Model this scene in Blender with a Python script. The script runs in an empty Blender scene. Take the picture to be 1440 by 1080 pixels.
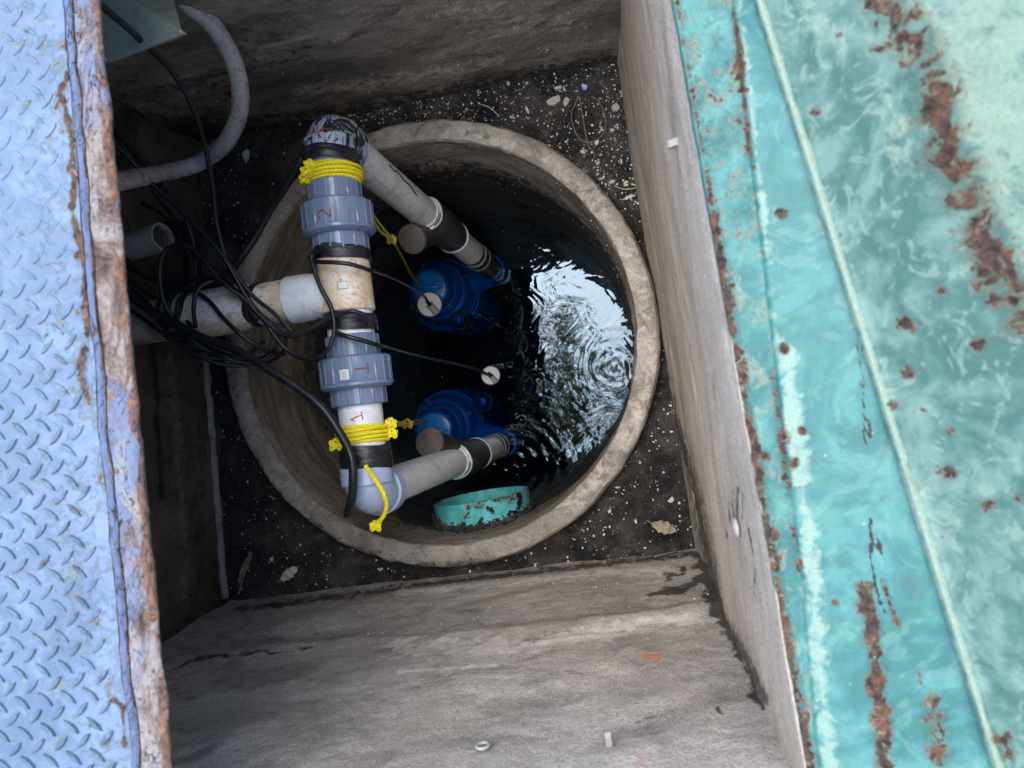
import bpy, math, random
import numpy as np
from mathutils import Vector, Matrix, noise as mnoise
random.seed(7); rng = np.random.default_rng(7)
S = bpy.context.scene
COL = S.collection
F = 1040.0                       # focal length in photo pixels
CZ = 0.68                        # camera height over the pit's top edge (z = 0)
TILT = math.atan(165/1040)
CAM = Vector((0, 0, CZ))
ct, st = math.cos(TILT), math.sin(TILT)
# camera axes in the world
CX = Vector((ct, 0, st)); CY = Vector((0, 1, 0)); CZV = Vector((-(-st), 0, 0)) 
FWD = Vector((-st, 0, -ct))      # view direction leans to -x
CX = Vector((ct, 0, -st)); CY = Vector((0, 1, 0)); CB = -FWD   # right, up, back
def P(px, py, D):
    a = (px-720)/F; b = -(py-540)/F
    d = CX*a + CY*b + FWD
    return CAM + d*(D/(-d.z))
def proj(v):
    r = Vector(v)-CAM; z = r.dot(FWD)
    return 720+F*r.dot(CX)/z, 540-F*r.dot(CY)/z
def projn(V):
    R = np.asarray(V)-np.array(CAM); z = R@np.array(FWD)
    return 720+F*(R@np.array(CX))/z, 540-F*(R@np.array(CY))/z
def rpx(pt, w): return w/2*(Vector(pt)-CAM).dot(FWD)/F
def segd(x, y, pts):             # distance to a polyline
    best = np.full(np.shape(x), 1e9)
    for (x0, y0), (x1, y1) in zip(pts[:-1], pts[1:]):
        dx, dy = x1-x0, y1-y0; L = dx*dx+dy*dy+1e-9
        t = np.clip(((x-x0)*dx+(y-y0)*dy)/L, 0, 1)
        best = np.minimum(best, np.hypot(x-x0-t*dx, y-y0-t*dy))
    return best
def soft(d, w): return np.clip(1-d/w, 0, 1)
# ---------------------------------------------------------------- materials
class NT:
    def __init__(s, name):
        m = bpy.data.materials.new(name); m.use_nodes = True; s.m = m; s.t = m.node_tree; s.N = s.t.nodes; s.N.clear()
        s.out = s.N.new('ShaderNodeOutputMaterial'); s.b = s.N.new('ShaderNodeBsdfPrincipled')
        s.L(s.b.outputs[0], s.out.inputs[0]); s.tc = s.N.new('ShaderNodeTexCoord'); s.vec = s.tc.outputs['Object']
    def L(s, a, b): s.t.links.new(a, b)
    def put(s, sock, v):
        if isinstance(v, bpy.types.NodeSocket): s.L(v, sock)
        elif isinstance(v, (tuple, list)) and len(v) == 3 and sock.type == 'RGBA': sock.default_value = (*v, 1)
        else: sock.default_value = v
    def noise(s, scale, detail=6, rough=.6, dist=0, vec=None, stretch=None):
        n = s.N.new('ShaderNodeTexNoise'); v = vec or s.vec
        if stretch:
            mp = s.N.new('ShaderNodeMapping'); mp.inputs['Scale'].default_value = stretch; s.L(v, mp.inputs[0]); v = mp.outputs[0]
        s.L(v, n.inputs['Vector']); n.inputs['Scale'].default_value = scale; n.inputs['Detail'].default_value = detail
        n.inputs['Roughness'].default_value = rough; n.inputs['Distortion'].default_value = dist
        return n.outputs[0]
    def vor(s, scale, feature='F1', out=0, rnd=1):
        n = s.N.new('ShaderNodeTexVoronoi'); n.feature = feature; s.L(s.vec, n.inputs['Vector']); n.inputs['Scale'].default_value = scale
        n.inputs['Randomness'].default_value = rnd
        return n.outputs[out]
    def math(s, op, a, b=0.0, clamp=False):
        n = s.N.new('ShaderNodeMath'); n.operation = op; n.use_clamp = clamp; s.put(n.inputs[0], a); s.put(n.inputs[1], b); return n.outputs[0]
    def rng(s, v, a, b, c=0, d=1):
        n = s.N.new('ShaderNodeMapRange'); n.interpolation_type = 'SMOOTHSTEP'; s.put(n.inputs[0], v)
        for i, q in enumerate((a, b, c, d)): n.inputs[i+1].default_value = q
        return n.outputs[0]
    def mix(s, f, a, b, mode='MIX'):
        n = s.N.new('ShaderNodeMix'); n.data_type = 'RGBA'; n.blend_type = mode; s.put(n.inputs[0], f); s.put(n.inputs[6], a); s.put(n.inputs[7], b); return n.outputs[2]
    def ramp(s, f, stops):
        n = s.N.new('ShaderNodeValToRGB'); e = n.color_ramp.elements
        while len(e) < len(stops): e.new(.5)
        for k, (p, c) in enumerate(stops): e[k].position = p; e[k].color = (*c, 1)
        s.put(n.inputs[0], f); return n.outputs[0]
    def attr(s, name):
        n = s.N.new('ShaderNodeAttribute'); n.attribute_name = name; return n.outputs['Fac']
    def bump(s, h, strength=.5, dist=.002, normal=None):
        n = s.N.new('ShaderNodeBump'); n.inputs['Strength'].default_value = strength; n.inputs['Distance'].default_value = dist
        s.L(h, n.inputs['Height'])
        if normal: s.L(normal, n.inputs['Normal'])
        return n.outputs[0]
    def end(s, color=None, rough=None, normal=None, metal=None, spec=None, coat=None):
        if color is not None: s.put(s.b.inputs['Base Color'], color)
        if rough is not None: s.put(s.b.inputs['Roughness'], rough)
        if normal is not None: s.L(normal, s.b.inputs['Normal'])
        if metal is not None: s.put(s.b.inputs['Metallic'], metal)
        if spec is not None: s.b.inputs['Specular IOR Level'].default_value = spec
        if coat is not None: s.b.inputs['Coat Weight'].default_value = coat; s.b.inputs['Coat Roughness'].default_value = .15
        return s.m

def concrete(name, c0, c1, c2, dark=(.015, .014, .014), scale=1, wet=.84, streak=None, mott=1.0):
    n = NT(name)
    big = n.noise(5*scale, 8, .62, .6, stretch=streak); mid = n.noise(26*scale, 8, .7, .4, stretch=streak); fine = n.noise(230*scale, 4, .7)
    grit = n.noise(900, 2, .6)
    col = n.ramp(n.math('ADD', n.math('MULTIPLY', big, .65), n.math('MULTIPLY', mid, .35)), [(.41, c0), (.5, c1), (.59, c2)])
    col = n.mix(n.rng(n.noise(11*scale, 8, .75, .8, stretch=streak), .5, .66, 0, .75*mott), col, tuple(x*.36 for x in c1))
    col = n.mix(n.rng(mid, .5, .68, 0, .5*mott), col, tuple(x*.45 for x in c1))
    col = n.mix(n.rng(fine, .35, .7, 0, .45), tuple(x*1.0 for x in c2), col) if False else n.mix(n.rng(fine, .46, .60, 0, .6), col, tuple(x*.5 for x in c1))
    col = n.mix(n.rng(n.noise(520, 4, .8), .55, .66, 0, .6), col, tuple(min(1, x*1.35) for x in c2))
    col = n.mix(n.rng(grit, .6, .68, 0, .6), col, tuple(min(1, x*1.7) for x in c2))
    pits = n.rng(n.vor(150*scale), .0, .16, 1, 0)
    pm = n.math('MULTIPLY', pits, n.rng(n.noise(18, 3), .52, .62))
    col = n.mix(n.math('MULTIPLY', pm, .6), col, tuple(x*.3 for x in c0))
    # stains with a shape of their own, plus some shade painted into 'dark'
    edge = n.math('MULTIPLY', n.math('SUBTRACT', n.noise(48, 9, .75, .6), .5), 2.3)
    d = n.rng(n.math('ADD', n.attr('dark'), n.math('MULTIPLY', edge, n.rng(n.attr('dark'), 0, .15))), .34, .68)
    col = n.mix(n.math('MULTIPLY', d, wet), col, dark)
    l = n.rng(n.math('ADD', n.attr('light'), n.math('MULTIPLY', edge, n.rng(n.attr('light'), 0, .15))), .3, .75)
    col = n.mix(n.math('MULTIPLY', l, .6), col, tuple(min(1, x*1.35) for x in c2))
    o = n.rng(n.math('ADD', n.attr('orange'), n.math('MULTIPLY', edge, n.rng(n.attr('orange'), 0, .15))), .35, .6)
    col = n.mix(n.math('MULTIPLY', o, .5), col, (.62, .16, .04))
    h = n.math('ADD', n.math('ADD', n.math('MULTIPLY', mid, .9), n.math('MULTIPLY', fine, .6)), n.math('MULTIPLY', pm, -.4))
    h = n.math('ADD', h, n.math('MULTIPLY', grit, .08))
    rough = n.math('SUBTRACT', .92, n.math('MULTIPLY', d, .4))
    return n.end(col, rough, n.bump(h, .9, .005), spec=.25)

def rusty_paint(name, p0, p1, p2, patch, scale=1, rough=.42, mott=9, blotch=.5):
    """old brush paint that has flaked along 'rust', chalked along 'cream', cracked along 'dark'"""
    n = NT(name)
    a = n.noise(mott*scale, 6, .6, 1.6); b = n.noise(70*scale, 6, .65, .3); f = n.noise(420, 3, .6)
    col = n.ramp(n.math('ADD', n.math('MULTIPLY', a, .75), n.math('MULTIPLY', b, .25)), [(.43, p0), (.5, p1), (.57, p2)])
    col = n.mix(n.rng(n.noise(mott*2.2, 4, .6, 2.5), .54, .64, 0, .5*blotch), col, patch)
    col = n.mix(n.rng(b, .6, .75, 0, .3), col, patch)
    e = n.math('SUBTRACT', n.noise(130, 8, .72, .4), .5); e2 = n.math('SUBTRACT', n.noise(45, 6, .65, .8), .5)
    ee = n.math('ADD', n.math('MULTIPLY', e, 1.6), n.math('MULTIPLY', e2, 1.9))
    def msk(nm, lo, hi):
        at = n.attr(nm); return n.rng(n.math('ADD', at, n.math('MULTIPLY', ee, n.rng(at, 0, .2))), lo, hi)
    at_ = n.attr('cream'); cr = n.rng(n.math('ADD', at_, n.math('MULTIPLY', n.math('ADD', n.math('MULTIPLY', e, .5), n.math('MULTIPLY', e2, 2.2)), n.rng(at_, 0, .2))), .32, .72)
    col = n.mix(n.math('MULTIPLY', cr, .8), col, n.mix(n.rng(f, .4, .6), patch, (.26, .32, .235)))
    r = msk('rust', .42, .60)
    halo = msk('rust', .2, .55)
    col = n.mix(n.math('MULTIPLY', halo, .55), col, n.mix(n.rng(e, -.05, .06), (.17, .13, .07), (.27, .28, .21)))
    rc = n.ramp(n.noise(90, 8, .75, .5), [(.36, (.016, .010, .010)), (.45, (.042, .026, .023)), (.53, (.08, .055, .045)), (.585, (.16, .06, .025)), (.62, (.10, .07, .058)), (.68, (.2, .17, .15))])
    rc = n.mix(n.rng(n.noise(75, 6, .75, .8), .56, .62, 0, .8), rc, (.24, .22, .17)); rc = n.mix(n.rng(n.noise(50, 6, .75, 1.0), .57, .63, 0, .8), rc, (.014, .012, .012))
    col = n.mix(r, col, rc)
    fs = n.math('MULTIPLY', n.rng(n.vor(230), .05, .22, 1, 0), n.rng(n.math('ADD', n.noise(22, 5, .65), n.math('MULTIPLY', n.attr('cream'), .12)), .53, .62))
    col = n.mix(n.math('MULTIPLY', fs, .75), col, n.mix(n.rng(a, .45, .55), (.05, .04, .035), (.12, .06, .04)))
    # scattered pin spots where the paint has broken
    sp = n.math('MULTIPLY', n.rng(n.vor(55*scale), .03, .13, 1, 0), n.rng(n.noise(9, 3), .55, .66))
    col = n.mix(n.math('MULTIPLY', sp, .85), col, (.08, .035, .028))
    pale = n.math('MULTIPLY', n.rng(n.vor(75*scale), .04, .1, 1, 0), n.rng(n.noise(13, 3, .5, .0, stretch=(1.3, .8, 1)), .54, .66))
    col = n.mix(n.math('MULTIPLY', pale, .5), col, (.45, .5, .46))
    col = n.mix(n.math('MULTIPLY', n.attr('lug'), n.rng(b, .35, .6, .75, .35)), col, tuple(x*.62 for x in p0))
    col = n.mix(n.rng(n.noise(14, 7, .75, .6), .56, .68, 0, .45), col, tuple(.5*x+.03 for x in p1))
    d = msk('dark', .44, .54)
    col = n.mix(d, col, (.012, .012, .012))
    h = n.math('ADD', n.math('MULTIPLY', b, .5), n.math('MULTIPLY', n.math('MULTIPLY', r, n.noise(160, 6, .8)), 3.0))
    h = n.math('ADD', h, n.math('MULTIPLY', halo, -.9)); h = n.math('ADD', h, n.math('MULTIPLY', f, .12)); h = n.math('ADD', h, n.math('MULTIPLY', a, 1.0))
    rg = n.math('ADD', n.math('MULTIPLY', r, .45), n.math('ADD', n.math('MULTIPLY', b, .25), rough-.1))
    return n.end(col, rg, n.bump(h, .55, .003), spec=.3)

def plastic(name, col, rough=.35, dirt=(.2, .15, .1), amt=.3, scale=1, spots=0, bump=.15, second=None, spec=.5):
    n = NT(name)
    a = n.noise(22*scale, 8, .7, .8); b = n.noise(140*scale, 6, .7); c = n.noise(60*scale, 5, .8, 2.0, stretch=(1, 1, .3))
    base = col
    if second: base = n.mix(n.rng(n.noise(11*scale, 5, .6, .5), .42, .6), col, second)
    cc = n.mix(n.math('MULTIPLY', n.rng(a, .46, .68), amt), base, dirt)
    cc = n.mix(n.math('MULTIPLY', n.rng(b, .54, .7), amt*.9), cc, tuple(x*.4 for x in dirt))
    cc = n.mix(n.math('MULTIPLY', n.rng(c, .61, .66), amt*.9), cc, tuple(x*.5 for x in dirt))
    if spots:
        sp = n.math('MULTIPLY', n.rng(n.vor(160), .05, .16, 1, 0), n.rng(n.noise(30, 3), .5, .6))
        cc = n.mix(n.math('MULTIPLY', sp, spots), cc, (.6, .6, .58))
    rg = n.math('ADD', rough-.1, n.math('MULTIPLY', a, .3))
    return n.end(cc, rg, n.bump(n.math('ADD', b, n.math('MULTIPLY', a, 1.5)), bump, .0015), spec=spec)

M = {}
M['wall_right'] = concrete('pale_concrete', (0.329, 0.282, 0.233), (0.441, 0.381, 0.321), (0.534, 0.470, 0.403), streak=(1, .5, 1.2), mott=.8)
M['wall_bottom'] = concrete('grey_concrete', (0.318, 0.272, 0.228), (0.472, 0.416, 0.360), (0.595, 0.530, 0.467), streak=(.8, 1, 1.1), mott=1.1)
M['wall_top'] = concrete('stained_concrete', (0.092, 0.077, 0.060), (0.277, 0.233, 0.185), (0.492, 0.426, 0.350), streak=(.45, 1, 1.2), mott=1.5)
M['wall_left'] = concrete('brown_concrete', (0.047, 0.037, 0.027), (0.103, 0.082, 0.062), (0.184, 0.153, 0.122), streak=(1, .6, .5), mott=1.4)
M['ring'] = concrete('ring_concrete', (0.226, 0.198, 0.175), (0.431, 0.386, 0.340), (0.595, 0.540, 0.476), scale=1.8, dark=(.03, .026, .024), mott=1.3)
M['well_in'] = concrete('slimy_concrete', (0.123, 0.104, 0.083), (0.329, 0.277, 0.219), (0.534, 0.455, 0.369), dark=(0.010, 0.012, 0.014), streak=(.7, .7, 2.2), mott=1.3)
M['bottom'] = NT('well_bottom').end((.004, .006, .009), .9, spec=.1)
def silt():
    n = NT('black_silt'); a = n.noise(14, 8, .7, .5); b = n.noise(190, 6, .75); g = n.vor(330, out=0)
    col = n.ramp(a, [(.38, (.010, .010, .010)), (.5, (.03, .027, .025)), (.62, (.085, .072, .062))])
    col = n.mix(n.rng(b, .55, .72, 0, .8), col, (.085, .075, .068))
    pk = n.math('MULTIPLY', n.rng(n.vor(420), .1, .2, 1, 0), n.rng(n.noise(35, 5, .7), .5, .62))
    col = n.mix(pk, col, (.42, .41, .38))
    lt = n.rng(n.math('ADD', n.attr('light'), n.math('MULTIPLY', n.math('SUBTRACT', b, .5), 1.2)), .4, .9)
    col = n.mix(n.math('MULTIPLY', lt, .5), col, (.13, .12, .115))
    h = n.math('ADD', n.math('MULTIPLY', b, .8), n.math('MULTIPLY', g, -.5))
    return n.end(col, n.rng(a, .4, .6, .35, .85), n.bump(h, .9, .006), spec=.4)
M['silt'] = silt()
M['teal'] = rusty_paint('teal_paint', (.028, .120, .116), (.039, .148, .144), (.058, .19, .178), (.16, .29, .255))
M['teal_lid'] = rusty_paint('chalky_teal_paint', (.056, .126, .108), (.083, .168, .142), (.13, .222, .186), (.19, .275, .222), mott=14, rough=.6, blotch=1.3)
M['blue_plate'] = rusty_paint('pale_blue_paint', (.078, .124, .200), (.097, .149, .232), (.122, .18, .268), (.18, .235, .30), mott=6, rough=.34)
M['bar'] = rusty_paint('scaled_steel', (.27, .38, .66), (.36, .47, .72), (.5, .56, .68), (.55, .55, .6), mott=30, rough=.5)
def scale_rust():
    n = NT('scaled_rust'); a = n.noise(20, 9, .72, 1.0, stretch=(1, .5, 1)); b = n.noise(110, 8, .75, .3); c = n.noise(6, 5, .6, .5); e = n.noise(34, 4, .6, 1.5, stretch=(1.3, .4, 1))
    col = n.ramp(a, [(.36, (.05, .03, .025)), (.43, (.17, .12, .095)), (.5, (.27, .235, .21)), (.56, (.33, .30, .28)), (.63, (.24, .12, .07))])
    col = n.mix(n.rng(c, .5, .6, 0, .8), col, n.mix(n.rng(a, .45, .6), (.15, .2, .33), (.27, .29, .33)))
    col = n.mix(n.rng(b, .52, .64, 0, .85), col, (.13, .07, .05))
    at = n.attr('rust'); col = n.mix(n.rng(n.math('ADD', at, n.math('MULTIPLY', n.math('SUBTRACT', e, .5), 3.2)), .45, .8, 0, .85), col, n.ramp(b, [(.35, (.05, .025, .02)), (.5, (.16, .08, .05)), (.6, (.33, .14, .06)), (.7, (.3, .22, .17))]))
    at = n.attr('paint'); pm = n.rng(n.math('ADD', at, n.math('MULTIPLY', n.math('SUBTRACT', a, .5), 2.4)), .45, .6); col = n.mix(pm, col, n.mix(n.rng(b, .45, .6, 0, .5), (.12, .165, .29), (.15, .11, .12)))
    crack = n.rng(n.math('ABSOLUTE', n.math('SUBTRACT', e, .5)), .003, .012, 1, 0); crack = n.math('MULTIPLY', crack, n.rng(c, .4, .55))
    at = n.attr('dark'); dk = n.math('MAXIMUM', crack, n.rng(n.math('ADD', at, n.math('MULTIPLY', n.math('SUBTRACT', b, .5), 1.2)), .45, .6)); col = n.mix(dk, col, (.03, .018, .015))
    st_ = n.math('SNAP', a, .045)
    h = n.math('ADD', n.math('ADD', n.math('MULTIPLY', st_, 5.0), n.math('MULTIPLY', b, 1.2)), n.math('MULTIPLY', dk, -.8))
    return n.end(col, .55, n.bump(h, .8, .005), spec=.35)
M['scale'] = scale_rust()
M['pvc_grey'] = plastic('grey_blue_pvc', (.19, .25, .385), .14, (.34, .35, .38), .25)
M['pvc_light'] = plastic('pale_blue_pvc', (.46, .56, .76), .22, (.2, .2, .22), .15)
M['pvc_white'] = plastic('white_pvc', (.9, .92, .95), .28, (.4, .32, .22), .22)
M['pvc_dull'] = plastic('dull_white_pvc', (.86, .86, .85), .3, (.25, .21, .18), .4)
M['pvc_stain'] = plastic('stained_pvc', (.86, .70, .50), .4, (.42, .26, .14), .8, second=(.9, .86, .8))
M['pvc_bluewhite'] = plastic('bluish_pvc', (.86, .89, .92), .34, (.3, .2, .12), .3)
M['old_pipe'] = plastic('dirty_grey_pipe', (.36, .33, .29), .6, (.06, .05, .04), .6, spots=.8)
M['conduit'] = plastic('grey_conduit', (.42, .40, .37), .7, (.09, .075, .06), .7, scale=2, spots=.3, bump=.5)
M['rubber'] = plastic('black_rubber', (.022, .022, .024), .5, (.06, .055, .05), .5)
M['valve'] = plastic('dark_valve', (.05, .052, .055), .45, (.13, .11, .09), .5)
M['stubm'] = plastic('brown_grey_plug', (.15, .13, .115), .6, (.06, .05, .045), .7)
M['cable'] = plastic('black_cable', (.012, .013, .016), .33, (.045, .045, .05), .35)
M['drum'] = plastic('dusty_black_pipe', (.012, .013, .015), .55, (.04, .037, .034), .6)
M['tape'] = plastic('black_tape', (.016, .017, .02), .22, (.07, .075, .085), .5, bump=.6)
M['sealant'] = plastic('white_sealant', (.72, .77, .76), .4, (.3, .3, .28), .25)
M['rope'] = plastic('yellow_rope', (.95, .82, .02), .45, (.4, .3, .02), .35, scale=3)
M['rope_dirty'] = plastic('dirty_yellow_rope', (.42, .38, .05), .5, (.1, .1, .03), .6, scale=3)
M['pump'] = plastic('blue_pump_paint', (.01, .25, .72), .22, (.02, .08, .2), .35)
M['pump_dark'] = plastic('dark_blue_cap', (.02, .04, .35), .25, (.01, .01, .05), .3)
M['float_white'] = plastic('white_cap', (.9, .93, .95), .4, (.3, .3, .3), .1)
M['red'] = NT('red_marker').end((.55, .03, .02), .5)
M['redbrown'] = NT('faded_red_marker').end((.38, .05, .03), .5)
M['ink'] = NT('print_ink').end((.04, .04, .045), .5)
M['box'] = plastic('grey_green_enclosure', (.27, .29, .23), .5, (.16, .15, .11), .5)
M['steel'] = plastic('dull_steel', (.34, .34, .33), .35, (.2, .15, .1), .5)
M['oldstrap'] = plastic('weathered_strap', (.27, .25, .22), .5, (.25, .17, .11), .8)
M['sticker'] = NT('sticker').end((.75, .78, .7), .5)
M['leaf'] = plastic('dry_leaf', (.34, .29, .2), .7, (.12, .09, .05), .6, scale=4)
M['twig'] = plastic('dry_twig', (.26, .2, .14), .8, (.1, .07, .05), .6)
M['chip'] = plastic('pale_chip', (.55, .5, .42), .7, (.3, .22, .15), .5)
M['flake'] = NT('white_flakes').end((.6, .6, .57), .7)
M['mud'] = concrete('mud_rubble', (.03, .027, .025), (.07, .062, .056), (.2, .19, .18), scale=2)
M['mudstone'] = plastic('silt_gravel', (.05, .043, .038), .8, (.12, .1, .085), .8, second=(.018, .016, .016))
M['stub_teal'] = rusty_paint('turquoise_pipe_paint', (.07, .44, .42), (.10, .54, .5), (.16, .55, .62), (.35, .36, .33), mott=16)
M['ground'] = concrete('yard_concrete', (.2, .19, .18), (.3, .28, .26), (.4, .38, .36))
M['bark'] = plastic('bark', (.1, .07, .05), .9, (.04, .03, .02), .6)
def leafm():
    n = NT('leaves'); c = n.ramp(n.noise(3, 3), [(.4, (.07, .085, .012)), (.6, (.2, .19, .02))]); n.end(c, .5)
    t = n.N.new('ShaderNodeBsdfTranslucent'); n.L(c, t.inputs[0]); mx = n.N.new('ShaderNodeMixShader'); mx.inputs[0].default_value = .5; n.L(n.b.outputs[0], mx.inputs[1]); n.L(t.outputs[0], mx.inputs[2]); n.L(mx.outputs[0], n.out.inputs[0]); return n.m
M['leaves'] = leafm()
# ---------------------------------------------------------------- mesh helpers
class MB:
    def __init__(s): s.v = []; s.f = []; s.a = {}
    def add(s, V, Fc):
        o = len(s.v); s.v += [tuple(p) for p in V]; s.f += [tuple(i+o for i in q) for q in Fc]; return s
    def box(s, c, ax, ay, az):        # centre and half axes
        c = Vector(c); ax, ay, az = map(Vector, (ax, ay, az))
        V = [c+ax*i+ay*j+az*k for k in (-1, 1) for j in (-1, 1) for i in (-1, 1)]
        return s.add(V, [(0, 2, 3, 1), (4, 5, 7, 6), (0, 1, 5, 4), (2, 6, 7, 3), (0, 4, 6, 2), (1, 3, 7, 5)])
    def hexa(s, a, b):                # two quads, front a and back b
        V = list(a)+list(b)
        return s.add(V, [(0, 1, 2, 3), (7, 6, 5, 4)]+[(i, i+4, (i+1) % 4+4, (i+1) % 4) for i in range(4)])
    def tube(s, pts, r, seg=12, caps=True, mod=None):
        pts = [Vector(p) for p in pts]; n = len(pts)
        rr = r if isinstance(r, (list, tuple)) else [r]*n
        T = [(pts[min(i+1, n-1)]-pts[max(i-1, 0)]).normalized() for i in range(n)]
        for i in range(n):
            if T[i].length < .5: T[i] = T[i-1] if i else (pts[-1]-pts[0]).normalized()
        u = T[0].orthogonal().normalized(); V = []; Fc = []
        for i in range(n):
            u = (u-T[i]*u.dot(T[i])).normalized(); w = T[i].cross(u)
            for k in range(seg):
                a = 2*math.pi*k/seg; q = rr[i]*(mod(i, a) if mod else 1)
                V.append(pts[i]+u*(math.cos(a)*q)+w*(math.sin(a)*q))
        for i in range(n-1):
            for k in range(seg):
                k2 = (k+1) % seg; Fc.append((i*seg+k, i*seg+k2, (i+1)*seg+k2, (i+1)*seg+k))
        if caps: Fc.append(tuple(range(seg-1, -1, -1))); Fc.append(tuple((n-1)*seg+k for k in range(seg)))
        return s.add(V, Fc)
    def lathe(s, A, d, prof, seg=48, mod=None, caps=True):
        """profile of (distance along d from A, radius)"""
        A = Vector(A); d = Vector(d).normalized(); u = Vector((0, 0, 1)); u = (u-d*u.dot(d))
        u = u.normalized() if u.length > .05 else Vector((0, 1, 0)); w = d.cross(u); V = []; Fc = []
        for i, (t, r) in enumerate(prof):
            for k in range(seg):
                a = 2*math.pi*k/seg; q = r+(mod(i, a) if mod else 0)
                V.append(A+d*t+u*(math.cos(a)*q)+w*(math.sin(a)*q))
        n = len(prof)
        for i in range(n-1):
            for k in range(seg):
                k2 = (k+1) % seg; Fc.append((i*seg+k, i*seg+k2, (i+1)*seg+k2, (i+1)*seg+k))
        if caps: Fc.append(tuple(range(seg-1, -1, -1))); Fc.append(tuple((n-1)*seg+k for k in range(seg)))
        return s.add(V, Fc)
ROOTLOC = {}
def mesh_obj(name, mb, mat, parent=None, smooth=True, attrs=None, angle=38, origin=None):
    V = np.array([tuple(p) for p in mb.v], float)
    if parent is not None: o0 = np.array(ROOTLOC[parent.name])
    elif origin is not None: o0 = np.array(origin)
    else: o0 = np.array([*((V[:, :2].max(0)+V[:, :2].min(0))/2), V[:, 2].min()])
    me = bpy.data.meshes.new(name); me.from_pydata((V-o0).tolist(), [], mb.f); me.update()
    for k, arr in (attrs or mb.a).items():
        at = me.attributes.new(k, 'FLOAT', 'POINT'); at.data.foreach_set('value', np.asarray(arr, np.float32))
    if smooth:
        me.shade_smooth()
        try: me.set_sharp_from_angle(angle=math.radians(angle))
        except Exception: pass
    me.materials.append(mat)
    o = bpy.data.objects.new(name, me); COL.objects.link(o)
    ROOTLOC[o.name] = tuple(o0)
    if parent is None: o.location = o0
    else:
        o.parent = parent; off = o0-np.array(ROOTLOC[parent.name]); o.location = off
    return o
def tag(o, label=None, cat=None, group=None, kind=None):
    for k, v in (('label', label), ('category', cat), ('group', group), ('kind', kind)):
        if v: o[k] = v
    return o
def thing(name, label, cat, loc, group=None):
    o = bpy.data.objects.new(name, None); COL.objects.link(o); o.location = loc; o.empty_display_size = .05
    ROOTLOC[o.name] = tuple(loc); return tag(o, label, cat, group)
def spline(pts, n=10):
    pts = [Vector(p) for p in pts]; Q = [pts[0]*2-pts[1]]+pts+[pts[-1]*2-pts[-2]]; out = []
    for i in range(1, len(Q)-2):
        a, b, c, d = Q[i-1:i+3]
        for k in range(n):
            t = k/n
            out.append(.5*((2*b)+(c-a)*t+(2*a-5*b+4*c-d)*t*t+(-a+3*b-3*c+d)*t**3))
    out.append(pts[-1]); return out
def sp(pts, n=10): return spline([P(*p) for p in pts], n)
def rope_mb(path, r, mb=None, pitch=None):
    """three strands laid round each other"""
    mb = mb or MB(); pts = [Vector(p) for p in path]
    d = [0]
    for a, b in zip(pts[:-1], pts[1:]): d.append(d[-1]+(b-a).length)
    L = d[-1]; step = r*.75; n = max(6, int(L/step)); q = []; j = 0
    for i in range(n+1):
        s = L*i/n
        while j < len(d)-2 and d[j+1] < s: j += 1
        t = (s-d[j])/max(1e-9, d[j+1]-d[j]); q.append(pts[j].lerp(pts[j+1], min(1, t)))
    T = [(q[min(i+1, n)]-q[max(i-1, 0)]).normalized() for i in range(n+1)]
    u = T[0].orthogonal().normalized(); fr = []
    for i in range(n+1): u = (u-T[i]*u.dot(T[i])).normalized(); fr.append((u.copy(), T[i].cross(u)))
    pitch = pitch or r*7
    for s3 in range(3):
        sp_ = []
        for i in range(n+1):
            a = 2*math.pi*(L*i/n)/pitch+s3*2.0944
            sp_.append(q[i]+fr[i][0]*(math.cos(a)*r*.5)+fr[i][1]*(math.sin(a)*r*.5))
        mb.tube(sp_, r*.58, 6)
    return mb
def fbm(p, o=4):
    s = 0; a = 1; f = 1
    for _ in range(o): s += a*mnoise.noise(Vector(p)*f); a *= .5; f *= 2.1
    return s
def patch(c00, c10, c11, c01, nu, nv, thick, nrm, disp=None, extra=None):
    """dense front sheet between four corners with a closed back; disp(u, v, p) moves it along nrm"""
    c = [Vector(x) for x in (c00, c10, c11, c01)]; nrm = Vector(nrm).normalized(); mb = MB(); V = []
    for j in range(nv+1):
        v = j/nv
        for i in range(nu+1):
            u = i/nu; p = c[0].lerp(c[1], u).lerp(c[3].lerp(c[2], u), v)
            if disp: p = p+nrm*disp(u, v, p)
            V.append(p)
    W = nu+1; Fc = [(j*W+i, j*W+i+1, (j+1)*W+i+1, (j+1)*W+i) for j in range(nv) for i in range(nu)]
    B = len(V); V += [q-nrm*thick for q in c]
    loop = [i for i in range(W)]+[j*W+nu for j in range(1, nv+1)]+[nv*W+i for i in range(nu-1, -1, -1)]+[j*W for j in range(nv-1, 0, -1)]
    idx = {0: B, nu: B+1, nv*W+nu: B+2, nv*W: B+3}
    cur = B
    for a, b in zip(loop, loop[1:]+loop[:1]):
        if b in idx and idx[b] != cur and b != 0: Fc.append((a, cur, idx[b], b)); cur = idx[b]
        elif b == 0: Fc.append((a, cur, B, b)); cur = B
        else: Fc.append((a, cur, b))
    Fc.append((B, B+3, B+2, B+1))
    # orient front faces along nrm
    a, b, d_ = V[0], V[1], V[W]
    if (Vector(b)-Vector(a)).cross(Vector(d_)-Vector(a)).dot(nrm) < 0: Fc = [tuple(reversed(q)) for q in Fc]
    return mb.add(V, Fc)
def masks(mb, **fn):
    x, y = projn(mb.v); V = np.array([tuple(p) for p in mb.v])
    mb.a = {k: f(x, y, V) for k, f in fn.items()}
def zero(x, y, V): return np.zeros(len(x))
def wob(V, sc, seed=0):
    return np.array([mnoise.noise(Vector((p[0]*sc+seed, p[1]*sc, p[2]*sc))) for p in V])
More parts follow.
